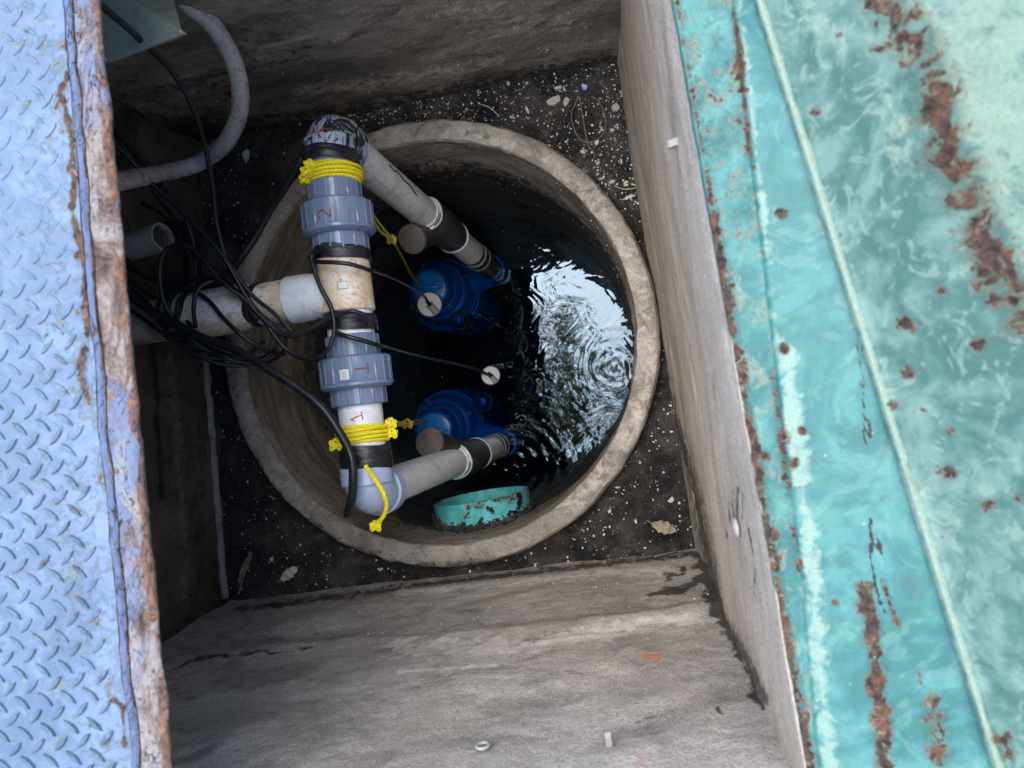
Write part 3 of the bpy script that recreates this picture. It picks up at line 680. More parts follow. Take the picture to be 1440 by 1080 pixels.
mb = rope_mb(sp([(520, 296, 1.42), (536, 318, 1.5), (551, 337, 1.6), (566, 362, 1.9), (580, 388, 2.2), (592, 406, 2.42)]), .0028)
rope_mb(sp([(521, 302, 1.42), (534, 325, 1.5), (551, 338, 1.6), (564, 360, 1.9), (577, 385, 2.2), (588, 400, 2.42)]), .0028, mb); knot(P(551, 337, 1.6), .003, .003, mb)
mesh_obj('lifting_line', mb, M['rope_dirty'], r1)
path = coil(597, 622, 63, 8, rp)
mb = rope_mb(path, rp); knot(onax(600, 1.25, rpx(ax(600), 84)), rp, .003, mb); knot(onax(620, -1.25, rpx(ax(600), 80)), rp, .0038, mb); knot(onax(614, 1.2, rpx(ax(600), 84)), rp, .003, mb)
r2 = tag(mesh_obj('rope', mb, M['rope']), 'yellow rope wound round the white pipe marked 1 with a hanging end', 'rope', 'yellow pump ropes')
mb = rope_mb(sp([(514, 655, 1.345), (526, 672, 1.335), (538, 692, 1.335), (543, 712, 1.35), (538, 727, 1.36), (528, 737, 1.37)]), .0045); knot(P(528, 740, 1.37), .0035, .003, mb)
mesh_obj('rope_end', mb, M['rope'], r2)
mb = rope_mb(sp([(545, 590, 1.4), (560, 594, 1.5), (574, 596, 1.7), (585, 592, 2.1), (600, 590, 2.44)]), .0028)
rope_mb(sp([(547, 598, 1.4), (560, 598, 1.5), (574, 597, 1.7), (586, 596, 2.1), (600, 592, 2.44)]), .0028, mb); knot(P(573, 596, 1.7), .003, .0035, mb)
mesh_obj('lifting_line', mb, M['rope_dirty'], r2)
# ---------------------------------------------------------------- pumps
def pump(cx, cy, label, gl, out):
    C = P(cx, cy, 2.66); r = .138; root = thing('submersible_pump', label, 'pump', (C.x, C.y, CZ-3.1), 'blue submersible pumps')
    zz = lambda D: CZ-D
    base = Vector((C.x, C.y, zz(3.1)))
    pf = [(0, r), (.36, r), (.41, r), (.43, r*.97), (.432, r*.93), (.455, r*.93), (.46, r*.88), (.50, r*.82), (.53, r*.75), (.535, r*.66), (.56, r*.64), (.575, r*.56), (.58, .05)]
    mesh_obj('housing', MB().lathe(base, (0, 0, 1), pf, 72), M['pump'], root, angle=30)
    mesh_obj('cap', MB().lathe(base+Vector((0, 0, .57)), (0, 0, 1), [(0, r*.54), (.055, r*.52), (.066, r*.48), (.072, r*.38), (.073, .004)], 64), M['pump'], root, angle=30)
    for k in range(4):
        a = k*math.pi/2+.5; p = base+Vector((math.cos(a)*r*.8, math.sin(a)*r*.8, .50)); mesh_obj('bolt', MB().lathe(p, (0, 0, 1), [(0, .008), (.018, .008), (.020, .006)], 6), M['steel'], root, angle=20)
    h = base+Vector((0, 0, .62)); mb = MB().tube(spline([h+Vector((-.045, 0, .0)), h+Vector((-.04, 0, .028)), h+Vector((0, 0, .036)), h+Vector((.04, 0, .028)), h+Vector((.045, 0, 0))], 8), .006, 10)
    mesh_obj('handle', mb, M['pump'], root)
    G = P(*gl, 2.53); gd = mesh_obj('cable_gland', MB().lathe(G-Vector((0, 0, .10)), (0, 0, 1), [(0, .036), (.085, .036), (.09, .034), (.09, .026), (.094, .026), (.11, .022), (.112, .004)], 48), M['rubber'], root)
    mesh_obj('gland_cap', MB().lathe(G+Vector((0, 0, .013)), (0, 0, 1), [(0, .021), (.010, .020), (.016, .015), (.018, .003)], 32), M['pump_dark'], gd)
    O = Vector(out); q = base+Vector((0, 0, .40)); mb = MB().tube(spline([q.lerp(O, .3), q.lerp(O, .7)-Vector((0, 0, .02)), O-Vector((0, 0, .03)), O+Vector((0, 0, .06))], 8), .046, 32)
    mesh_obj('outlet', mb, M['pump'], root, angle=60)
    return root
pump(624, 414, 'blue submersible pump at the upper riser with a white disc over it', (645, 450), P(694, 381, 2.60))
pump(630, 600, 'blue submersible pump half hidden by the lower riser and its valve', (679, 565), P(712, 622, 2.60))
# white discs (float switches)
def floater(px, py, w, label, D, rot):
    c = P(px, py, D); r = rpx(c, w); root = thing('float_switch', label, 'float switch', (c.x, c.y, c.z-.08), 'float switches in the well')
    tocam = (CAM-c).normalized()
    mesh_obj('bulb', MB().lathe(c-tocam*.08, tocam, [(0, r*.5), (.01, r*.9), (.066, r*1.08), (.074, r*1.08), (.074, r*.98)], 48), M['rubber'], root)
    mesh_obj('end_disc', MB().lathe(c-tocam*.012, tocam, [(0, r*.9), (0, r*.98), (.010, r*.98), (.012, r*.94), (.012, .001)], 48), M['float_white'], root)
    u = Vector((math.cos(rot), math.sin(rot), 0)); u = (u-tocam*u.dot(tocam)).normalized(); w_ = tocam.cross(u)
    mesh_obj('clip', MB().box(c+u*r*.42+tocam*.004, u*r*.5, w_*r*.20, tocam*.004), M['steel'], root)
    mesh_obj('clip_edge', MB().box(c+u*r*.4+w_*r*.24+tocam*.004, u*r*.48, w_*r*.05, tocam*.0055).box(c+u*r*.4-w_*r*.24+tocam*.004, u*r*.48, w_*r*.05, tocam*.0055), M['ink'], root)
    mesh_obj('cable_boot', MB().tube([c+tocam*.003-u*r*.35, c+tocam*.009, c+tocam*.006+u*r*.12], [.006, .007, .005], 10), M['cable'], root)
    return c
f1 = floater(604, 428, 34, 'white disc float switch resting on the upper blue pump', 2.40, -.85)
f2 = floater(690, 528, 26, 'white disc float switch alone in dark water between the pumps', 2.44, -.85)
# ---------------------------------------------------------------- cables
CG = 'black pump and float cables'
def cable(label, pts, w, n=12, group=CG, name='cable'):
    q = sp(pts, n); mb = MB().tube(q, [w]*len(q), 10); return tag(mesh_obj(name, mb, M['cable']), label, 'cable', group)
Z3 = lambda x, y, D: (160+x/3.43, 260+y/3.43, D)
cable('black cable hanging past the grey box down to the pipe tape', [(120, -12, .80), (143, 8, .85), (200, 58, .95), (243, 102, 1.05), (270, 150, 1.12), (288, 205, 1.2), (299, 262, 1.26), (305, 315, 1.3), (322, 375, 1.33), (350, 423, 1.34), (376, 450, 1.345), (403, 468, 1.35)], .0046)
cable('black cable looping below the tee and up its left side', [(150, 190, 1.22), (185, 226, 1.25), (215, 260, 1.28), (256, 297, 1.3), (311, 357, 1.31), (345, 415, 1.32), (372, 452, 1.33), (398, 487, 1.34), (420, 502, 1.34), (441, 505, 1.33), (461, 492, 1.325), (470, 464, 1.325), (466, 434, 1.33), (452, 406, 1.33), (441, 377, 1.335), (439, 358, 1.34), (452, 349, 1.33)], .0045)
cable('thin black cable crossing the junction of the cable bundle', [(150, 180, 1.3), (190, 214, 1.3), (222, 258, 1.31), (250, 293, 1.315), (288, 328, 1.32), (318, 364, 1.325), (352, 412, 1.335), (385, 440, 1.34), (410, 466, 1.345)], .0040)
cable('black cable with a round loop over the grey pipe stub', [Z3(290, 650, 1.33), Z3(240, 560, 1.32), Z3(222, 440, 1.31), Z3(228, 360, 1.31), Z3(262, 305, 1.31), Z3(320, 290, 1.31), Z3(385, 315, 1.31), Z3(440, 370, 1.31), Z3(500, 445, 1.31), Z3(560, 500, 1.31), Z3(625, 545, 1.32), Z3(700, 625, 1.325), Z3(790, 705, 1.33), Z3(860, 730, 1.33), Z3(940, 700, 1.33), Z3(1020, 650, 1.33), Z3(1090, 625, 1.33), Z3(1160, 610, 1.33), Z3(1240, 640, 1.35)], .0044)
cable('thick black cable sweeping from the left wall over the lower elbow', [(150, 380, 1.33), (183, 415, 1.33), (207, 434, 1.33), (241, 452, 1.32), (283, 474, 1.31), (335, 494, 1.3), (382, 522, 1.29), (425, 550, 1.29), (455, 576, 1.29), (476, 606, 1.295), (490, 632, 1.3), (496, 655, 1.30), (496, 690, 1.31), (492, 712, 1.33), (489, 722, 1.37)], .0085)
cable('thick black cable leaving the upper elbow tape to the left', [(444, 206, 1.39), (432, 214, 1.385), (419, 232, 1.385), (402, 262, 1.4), (380, 295, 1.42), (362, 328, 1.43), (343, 357, 1.43), (320, 383, 1.43), (290, 400, 1.43), (262, 408, 1.43), (235, 425, 1.42)], .0078)
cable('black cable sagging under the branch pipe coupling', [Z3(230, 640, 1.32), Z3(300, 690, 1.32), Z3(370, 745, 1.32), Z3(470, 810, 1.34), Z3(570, 845, 1.35), Z3(680, 865, 1.38), Z3(760, 850, 1.42), Z3(820, 800, 1.46), Z3(830, 740, 1.47)], .0042)
cable('second sagging black cable just above the lowest one', [Z3(240, 700, 1.33), Z3(340, 735, 1.33), Z3(450, 785, 1.35), Z3(560, 830, 1.36), Z3(690, 840, 1.4), Z3(770, 800, 1.44), Z3(800, 720, 1.45)], .0040)
cable('thin black cable arching over the beige branch pipe', [Z3(395, 690, 1.34), Z3(385, 600, 1.325), Z3(398, 520, 1.325), Z3(440, 475, 1.33), Z3(500, 465, 1.34), Z3(560, 495, 1.33), Z3(640, 560, 1.325), Z3(720, 640, 1.33)], .0042)
cable('thin black cable from the tee to the float on the upper pump', [(437, 362, 1.36), (446, 368, 1.33), (469, 369, 1.32), (490, 371, 1.325), (505, 375, 1.338), (520, 380, 1.365), (530, 384, 1.43), (545, 389, 1.65), (575, 403, 2.1), (596, 416, 2.36), (602, 426, 2.385)], .0042)
cable('thin black cable from the lower tape to the lone float', [(470, 466, 1.35), (485, 472, 1.325), (510, 479, 1.335), (527, 484, 1.36), (540, 488, 1.43), (552, 491, 1.6), (580, 499, 1.85), (630, 510, 2.15), (665, 518, 2.35), (687, 527, 2.43)], .0046)
cable('black cable running into the left shadow above the branch pipe', [(150, 340, 1.36), (182, 368, 1.36), (215, 395, 1.36), (255, 402, 1.36), (290, 420, 1.345), (312, 445, 1.335), (338, 470, 1.33), (372, 492, 1.36), (400, 498, 1.42)], .0045)
cable('black cable low in the left corner behind the others', [(150, 360, 1.4), (180, 392, 1.4), (225, 425, 1.4), (262, 450, 1.36), (280, 478, 1.34), (330, 500, 1.36)], .0050)
cable('black cable in the far left shadow crossing the conduit', [(150, 168, 1.28), (168, 190, 1.28), (205, 232, 1.3), (240, 270, 1.34), (262, 310, 1.4), (275, 360, 1.42), (270, 410, 1.42), (250, 440, 1.4)], .0040)
for k, (lb, pts) in enumerate((
    ('black cable dipping in a shallow loop left of the coupling', [(150, 395, 1.37), (185, 408, 1.36), (210, 430, 1.35), (232, 462, 1.34), (262, 490, 1.335), (305, 505, 1.36), (345, 500, 1.4), (372, 480, 1.44)]),
    ('black cable behind the round loop running down to the bundle', [(200, 285, 1.42), (232, 305, 1.42), (258, 340, 1.41), (270, 378, 1.4), (262, 415, 1.37), (250, 450, 1.34), (262, 480, 1.335), (300, 498, 1.36)]),
    ('black cable along the far side of the bundle at left', [(150, 350, 1.4), (190, 382, 1.4), (240, 396, 1.39), (285, 392, 1.38), (318, 398, 1.36), (345, 425, 1.335), (362, 450, 1.33)]),
    ('lowest black cable of the bundle at the left plate edge', [(150, 418, 1.36), (190, 440, 1.34), (225, 466, 1.33), (262, 492, 1.33), (310, 512, 1.35), (352, 512, 1.38), (385, 497, 1.41)]),
    ('short black cable rising past the open grey pipe stub', [(168, 200, 1.33), (200, 240, 1.38), (224, 280, 1.42), (262, 330, 1.42), (283, 372, 1.41), (288, 400, 1.4)]))):
    cable(lb, pts, .0042+.0005*(k % 3))
# cable wraps at the coupling
mb = MB(); pts = []
for i in range(120):
    a = i/120*2*math.pi*4; u = BD.orthogonal().normalized(); w_ = BD.cross(u); pts.append(bp(262)+BD*(.028*math.sin(i*.09))+(u*math.cos(a)+w_*math.sin(a))*(rb*1.25+.004*math.sin(i*.21)))
mb.tube(pts, .0044, 8); tag(mesh_obj('cable', mb, M['cable']), 'black cable wound round the coupling of the branch pipe', 'cable', CG)
# ---------------------------------------------------------------- left side things
cq = sp([(248, -30, 1.12), (258, 0, 1.15), (296, 32, 1.2), (322, 72, 1.24), (336, 115, 1.28), (336, 160, 1.33), (316, 202, 1.38), (280, 229, 1.42), (240, 241, 1.37), (195, 250, 1.25), (150, 258, 1.12), (110, 264, 1.02)], 16)
mb = MB().tube(cq, [.0165]*len(cq), 20)
tag(mesh_obj('conduit', mb, M['conduit']), 'grey bent conduit curving down from the junction box', 'conduit')
Q1, Q2 = P(263, 47, .95), P(150, 88, .95); dv = P(133, -32, .93)-Q1; bk = P(249, -8, 1.03)-Q1
Q3 = Q1+dv; Q4 = Q2+dv; nn = (Q2-Q1).cross(dv).normalized()
if nn.dot(CAM-Q1) < 0: nn = -nn
jb = thing('junction_box', 'grey green electrical box hanging over the top left corner', 'junction box', (Q1+Q2+Q3+Q4)/4+bk)
ins = lambda q, c, k: q+(c-q)*k
cc_ = (Q1+Q2+Q3+Q4)/4
fr = [ins(q, cc_, .07) for q in (Q1, Q2, Q4, Q3)]
mesh_obj('body', MB().hexa([q-nn*.004 for q in fr], [q+bk*1.5 for q in fr]), M['box'], jb, smooth=False)
cv = mesh_obj('cover', MB().hexa([q+nn*.002 for q in (Q1, Q2, Q4, Q3)], [q-nn*.004 for q in (Q1, Q2, Q4, Q3)]), M['box'], jb, smooth=False)
for q in (Q1, Q2, Q3, Q4):
    c = ins(q, cc_, .07); mesh_obj('screw', MB().lathe(c, nn, [(0, .003), (.004, .003), (.005, .001)], 10), M['steel'], cv)
b_ = P(229, 333, 1.38); a_ = P(120, 366, 1.43); dd = (a_-b_).normalized(); r = rpx(b_, 40)
ps = thing('pipe_stub', 'short cut grey pipe full of grit jutting from the left', 'pipe', b_)
mesh_obj('tube', MB().lathe(b_, dd, [(.03, r*.84), (.0, r*.86), (0, r*.99), (.002, r), ((a_-b_).length, r)], 48, caps=False), M['old_pipe'], ps)
mb = MB(); mb.lathe(b_+dd*.012, -dd, [(0, r*.87), (.001, r*.5), (.002, .002)], 24); mb.a = {k: np.zeros(len(mb.v)) for k in ('dark', 'light', 'orange')}
mesh_obj('grit', mb, M['mud'], ps)
c = P(238, 365, 1.52); mb = MB().lathe(Vector((c.x, c.y, CZ-1.72)), (0, 0, 1), [(0, .09)]+[(.01+.012*k+d_, .088+(.004 if d_ in (.002, .006) else 0)) for k in range(15) for d_ in (0, .002, .006, .008)]+[(.198, .088), (.2, .08), (.2, .075), (.12, .074)], 56, caps=False)
mb.lathe(Vector((c.x, c.y, CZ-1.60)), (0, 0, 1), [(0, .076), (.001, .002)], 30)
tag(mesh_obj('drain_pipe', mb, M['drum']), 'upright black corrugated pipe end behind the grey pipe stub', 'drain pipe')
# turquoise pipe stub
b1, b2 = P(612, 707, 1.93), P(742, 687, 1.93); mid = (b1+b2)/2; ac = (b2-b1).normalized(); inn = Vector((-ac.y, ac.x, 0)); inn = inn if inn.y < 0 else -inn
r = (b2-b1).length/2; mb = MB(); NL = 50; V = []; seg = 120
wall_t = .30
for j in range(NL+1):
    t = .0+.30*j/NL
    for k in range(seg):
        a = 2*math.pi*k/seg; q = r+fbm((math.cos(a)*3, math.sin(a)*3, t*20), 3)*.0015; V.append(mid+inn*t+ac*(math.cos(a)*q)+Vector((0, 0, math.sin(a)*q)))
Fc = [(j*seg+k, (j+1)*seg+k, (j+1)*seg+(k+1) % seg, j*seg+(k+1) % seg) for j in range(NL) for k in range(seg)]
o_ = len(V)
for j, t in enumerate((0, .12)):
    for k in range(seg): a = 2*math.pi*k/seg; V.append(mid+inn*t+ac*(math.cos(a)*(r-.006))+Vector((0, 0, math.sin(a)*(r-.006))))
Fc += [(k, (k+1) % seg, o_+(k+1) % seg, o_+k) for k in range(seg)]+[(o_+k, o_+(k+1) % seg, o_+seg+(k+1) % seg, o_+seg+k) for k in range(seg)]
mb.add(V, Fc)
masks(mb, rust=lambda x, y, V: np.maximum.reduce([soft(segd(x, y, [(672, 712), (684, 700), (735, 700)]), 13)*.62, soft(segd(x, y, [(646, 745), (660, 715)]), 10)*.5, soft(segd(x, y, [(612, 708), (742, 686)]), 4)*.6]),
      cream=lambda x, y, V: soft(segd(x, y, [(655, 712), (740, 690)]), 16)*.5,
      dark=lambda x, y, V: np.maximum.reduce([soft(segd(x, y, [(728, 692), (731, 700), (729, 712)]), 6), soft(segd(x, y, [(686, 713), (693, 718)]), 6)*1.1, soft(segd(x, y, [(716, 722), (726, 720)]), 7)*1.1, soft(segd(x, y, [(670, 742), (677, 730)]), 5), soft(segd(x, y, [(600, 752), (650, 765), (760, 735)]), 12)*.9]))
tag(mesh_obj('inlet_pipe', mb, M['stub_teal'], angle=60), 'turquoise painted pipe end sticking out of the well wall', 'pipe')
# rubble where it meets the wall
mb = MB()
for i in range(900):
    th_ = random.gauss(math.pi/2, .75); rad_ = r+abs(random.gauss(0, .006)); q = mid+ac*(math.cos(th_)*rad_)+Vector((0, 0, math.sin(th_)*rad_)); s = random.uniform(.001, .0042)
    dq = Vector((q.x-WC.x, q.y-WC.y, 0)); b_ = dq.dot(inn); c_ = dq.length_squared-(RI-.004)**2; tt = -b_+math.sqrt(max(0, b_*b_-c_)); c = q+inn*(tt-abs(random.gauss(0, .007)))
    ux = Vector((random.gauss(0, 1), random.gauss(0, 1), random.gauss(0, 1))).normalized(); uy = ux.orthogonal().normalized(); mb.box(c, ux*s, uy*s*.7, ux.cross(uy)*s*.5)
mb.a = {'dark': np.repeat(rng.random(len(mb.v)//8), 8)*.7, 'light': np.zeros(len(mb.v)), 'orange': np.zeros(len(mb.v))}
tag(mesh_obj('rubble', mb, M['mud'], smooth=False), kind='stuff', label='black gritty rubble on the well wall round the turquoise pipe', cat='rubble')
# ---------------------------------------------------------------- wall fittings
def hit(px, py, p0, n):
    d = (P(px, py, 1)-CAM); t = (p0-CAM).dot(n)/d.dot(n); return CAM+d*t
def anchor(px, py, p0, n, r, L, label, bent=False, ring=False):
    c = hit(px, py, p0, n); root = thing('wall_anchor', label, 'wall anchor', c, 'cut anchors in the pit walls')
    if ring:
        t = Vector((0, 0, 1)).cross(n).normalized(); pts = [c+n*.006+(t*math.cos(a)+Vector((0, 0, 1))*math.sin(a))*r for a in [2*math.pi*k/32 for k in range(33)]]
        mesh_obj('sleeve', MB().tube(pts, r*.3, 10, caps=False), M['steel'], root); mesh_obj('plug', MB().lathe(c, n, [(0, r*.8), (.004, r*.7), (.005, .001)], 20), M['stubm'], root)
    else:
        zz_ = Vector((0, 0, 1)); t = zz_.cross(n).normalized(); V = []; m = 14
        for q in range(m+1):
            th_ = math.pi*1.15*q/m-.1; o_ = n*(math.sin(th_)*L)+zz_*(math.cos(th_)*r*1.2)
            o2 = n*(math.sin(th_)*(L-.0018))+zz_*(math.cos(th_)*(r*1.2-.0018))
            for pp_ in (o_, o2):
                for sg_ in (-1, 1): V.append(c+pp_+t*(sg_*r*(.85+.08*math.sin(q*1.7+sg_))))
        Fc = []
        for q in range(m):
            a_, b2_ = q*4, q*4+4; Fc += [(a_, a_+1, b2_+1, b2_), (a_+3, a_+2, b2_+2, b2_+3), (a_+2, a_, b2_, b2_+2), (a_+1, a_+3, b2_+3, b2_+1)]
        Fc += [(1, 0, 2, 3), (m*4, m*4+1, m*4+3, m*4+2)]
        mesh_obj('strap', MB().add(V, Fc), M['oldstrap'], root)
        mesh_obj('hole', MB().lathe(c+n*.001-zz_*r*.9, n, [(0, r*.75), (.0015, r*.7), (.0016, .0005)], 16), M['rubber'], root)
anchor(957, 200, TR, WN['right'], .0048, .015, 'white curled strap anchor sticking out of the pale right wall')
anchor(1043, 741, TR, WN['right'], .0085, .01, 'round metal anchor ring set flush in the pale right wall', ring=True)
anchor(857, 1046, BR, WN['bottom'], .0040, .014, 'pale bent strap anchor on the near grey wall')
anchor(680, 1056, BR, WN['bottom'], .0072, .012, 'plugged anchor hole in the near grey wall', ring=True)
# ---------------------------------------------------------------- left plate
E0, E1p = P(139, 60, .665), P(232, 1040, .665); T = (E1p-E0).normalized(); NL_ = Vector((-T.y, T.x, 0)); NL_ = NL_ if NL_.x < 0 else -NL_
def LP(s, w, z=0): return E0+T*s+NL_*w+Vector((0, 0, z))
S0, S1 = -.42, 1.05
cover = thing('cover_plate', 'pale blue painted chequered steel cover with a rusty edge', 'cover plate', LP(.4, .3, -.02))
nu, nv = 420, 110; SW = .036
mb = MB(); V = []
ws = [SW+.0+.62*(j/nv)**2.2 for j in range(nv+1)]
def seamoff(s): return fbm((s*14, 3, 1), 4)*.003+.004*math.sin(s*3)
for j in range(nv+1):
    for i in range(nu+1):
        s = S0+(S1-S0)*i/nu; w_ = ws[j]+seamoff(s)*(1-j/nv)
        p = LP(s, w_, .0); p.z += fbm(p*4, 3)*.0012+(.0008*mnoise.noise(p*60))-(.0035 if j == 0 else 0); V.append(p)
W_ = nu+1; mb.add(V, [(j*W_+i, j*W_+i+1, (j+1)*W_+i+1, (j+1)*W_+i) for j in range(nv) for i in range(nu)])
# underside so that it is a real slab
mb.box(LP((S0+S1)/2, SW+.31, -.0072), T*(S1-S0)/2, NL_*.305, (0, 0, .0035))
# lens-shaped lugs
nlug = 0; psx, psy = .0262, .0306
th = .0
for a_i in range(-2, 26):
    for b_i in range(-4, 46):
        for o in (0, 1):
            w_ = SW+.014+(a_i+.5*o)*psx; s = S0+.02+(b_i+.5*o)*psy+ w_*.08
            if w_ < SW+.016 or w_ > .60 or s > S1-.02 or s < S0+.02: continue
            d0 = (T*math.cos(.83)+NL_*math.sin(.83)) if o else (T*math.cos(-.83)+NL_*math.sin(-.83)); d1 = Vector((-d0.y, d0.x, 0))
            fade = .35+.65*min(1, max(0, (s-.18)/.28)); c = LP(s, w_, .0004); c += Vector((random.gauss(0, .0003), random.gauss(0, .0003), 0)); hl, hw, hh = .0112, .0036, .0017*fade*random.uniform(.7, 1.1)
            out = [(-1, 0), (-.55, .75), (0, 1), (.55, .75), (1, 0), (.55, -.75), (0, -1), (-.55, -.75)]
            V = [c+d0*(x*hl)+d1*(y*hw)+Vector((0, 0, -.0016)) for x, y in out]+[c+d0*(x*hl*.86)+d1*(y*hw*.62)+Vector((0, 0, hh*.75)) for x, y in out]+[c+d0*(x*hl*.6)+d1*(y*hw*.2)+Vector((0, 0, hh)) for x, y in out]
            mb.add(V, [(k, (k+1) % 8, 8+(k+1) % 8, 8+k) for k in range(8)]+[(8+k, 8+(k+1) % 8, 16+(k+1) % 8, 16+k) for k in range(8)]+[tuple(range(16, 24))]); nlug += 1
NLUGV = nlug*24; print('lugs', nlug)
def pr(x, y, V):
    sx = 90+y*.1; n1 = wob(V, 16)*9
    a = np.full(len(x), .17)*(.6+.8*np.clip(1-(150+y*.05-x)/150, 0, 1)); a = np.maximum(a, soft(segd(x+n1, y, [(90, -200), (92, 0), (100, 100), (80, 130), (105, 200), (100, 300), (118, 380), (125, 470)]), 9)*.9)
    a = np.maximum(a, soft(segd(x+n1, y, [(120, 490), (118, 530), (130, 560)]), 14)*.75)
    a = np.maximum(a, soft(segd(x, y+n1, [(160, 985), (172, 1000), (176, 1050)]), 9)*.85)
    for (qx, qy, qr) in ((40, 42, 7), (97, 238, 10), (108, 360, 9), (66, 470, 6), (108, 440, 8), (82, 900, 6), (0, 905, 5), (128, 1020, 5), (80, 150, 5), (60, 795, 6), (30, 330, 5), (20, 600, 5)):
        a = np.maximum(a, soft(np.hypot((x-qx)*1.3, y-qy), qr)*1.0)
    return a
masks(mb, rust=pr, cream=lambda x, y, V: np.maximum(soft(x*0+np.abs(x-(150+y*.05)), 50)*.35*(y > 500), .2), dark=zero, lug=lambda x, y, V: (np.arange(len(x)) >= len(x)-NLUGV)*np.clip(.25+(y-300)/500, .2, 1.))
mesh_obj('chequer_plate', mb, M['blue_plate'], cover, angle=45)
# edge bar
mb = MB(); V = []; nu = 520; prof = [(SW+.004, -.004), (SW-.001, -.003), (SW-.002, .0012), (.031, .0015), (.0275, .0012), (.0262, -.0015), (.025, -.0012), (.021, -.0008), (.017, -.0008), (.013, -.0009), (.009, -.001), (.005, -.001), (.0025, -.0016), (.0, -.003), (-.0010, -.0045), (-.0015, -.006), (-.001, -.0075), (.0002, -.009), (.0015, -.0105), (.006, -.011), (.016, -.011), (.03, -.012)]
for j, (w_, z) in enumerate(prof):
    for i in range(nu+1):
        s = S0+(S1-S0)*i/nu; ed = fbm((s*22, j*.12, 3), 5)*.0028 if 8 < j < 20 else (seamoff(s) if j < 5 else seamoff(s)+fbm((s*30, 7, j*.2), 4)*.0016)
        p = LP(s, w_+ed, z+(fbm((s*40, w_*160, 2), 4)*.0011 if j < 18 else 0)); V.append(p)
W_ = nu+1; mb.add(V, [(j*W_+i, (j+1)*W_+i, (j+1)*W_+i+1, j*W_+i+1) for j in range(len(prof)-1) for i in range(nu)])
jj = np.repeat(np.arange(len(prof)), nu+1)
mb.a = {'rust': np.where((jj >= 11) & (jj < 15), .75, np.where(jj >= 15, .9, .12)), 'dark': np.where((jj == 5) | (jj <= 1), .9, 0)+np.where(jj >= 16, .6, 0), 'paint': np.where((jj >= 2) & (jj <= 4), .85, np.where(jj >= 6, .22, 0))}
mesh_obj('edge_bar', mb, M['scale'], cover, angle=60)
# ---------------------------------------------------------------- right frame and lid
fr_ = thing('access_hatch', 'teal painted steel hatch with rusty flaking frame and open leaning lid', 'hatch', P(1100, 540, .68))
def line(pts): 
    def f(y):
        ys = [p[1] for p in pts]; return float(np.interp(y, ys, [p[0] for p in pts])) if ys[0] <= y <= ys[-1] else (pts[0][0]+(y-ys[0])*(pts[1][0]-pts[0][0])/(ys[1]-ys[0]) if y < ys[0] else pts[-1][0]+(y-ys[-1])*(pts[-1][0]-pts[-2][0])/(ys[-1]-ys[-2]))
    return f
lA = line([(948, 0), (1000, 300), (1043, 545), (1088, 800), (1137, 1080)])
lB = line([(1033, 0), (1056, 200), (1085, 450), (1105, 620), (1128, 800), (1152, 1080)])
lC = line([(1065, 0), (1150, 270), (1240, 560), (1330, 850), (1402, 1080)])
ny = 420; y0, y1 = -420, 1500
cols = []
def addcol(fx, D, jit=0, zj=0): cols.append((fx, D, jit, zj))
addcol(lambda y: lA(y)+4, .735, .8); addcol(lambda y: lA(y)-1, .70, 1); addcol(lA, .682, 1.6, .001); addcol(lambda y: lA(y)+3, .677, 1.6, .001)
for k in range(1, 16): addcol((lambda k: lambda y: lA(y)+3+(lB(y)-lA(y)-8)*k/16)(k), .6765, 0, .0008)
addcol(lambda y: lB(y)-4, .676, .8, .0008); addcol(lambda y: lB(y)-1, .672, .8, .0008); addcol(lambda y: lB(y)+3, .669, 1, .001)
for k in range(1, 44): addcol((lambda k: lambda y: lB(y)+3+(lC(y)-lB(y)+6)*k/44)(k), .669-.014*k/44, 0, .0005)
addcol(lambda y: lC(y)+12, .66, 0, 0); addcol(lambda y: lC(y)+12, .75, 0, 0)
mb = MB(); V = []
for j, (fx, D, jit, zj) in enumerate(cols):
    if j < 6: fx = (lambda g_: lambda y: g_(y)-4)(fx)
    for i in range(ny+1):
        y = y0+(y1-y0)*i/ny; x = fx(y)+(jit*fbm((y*.03, j*.1, 4), 4) if jit else 0); p = P(x, y, D); p.z += zj*fbm((p.x*40, p.y*40, 2), 3); V.append(p)
W_ = ny+1; mb.add(V, [(j*W_+i, (j+1)*W_+i, (j+1)*W_+i+1, j*W_+i+1) for j in range(len(cols)-1) for i in range(ny)])
lpts = lambda f, ya, yb, dx=0: [(f(y)+dx, y) for y in range(ya, yb, 40)]
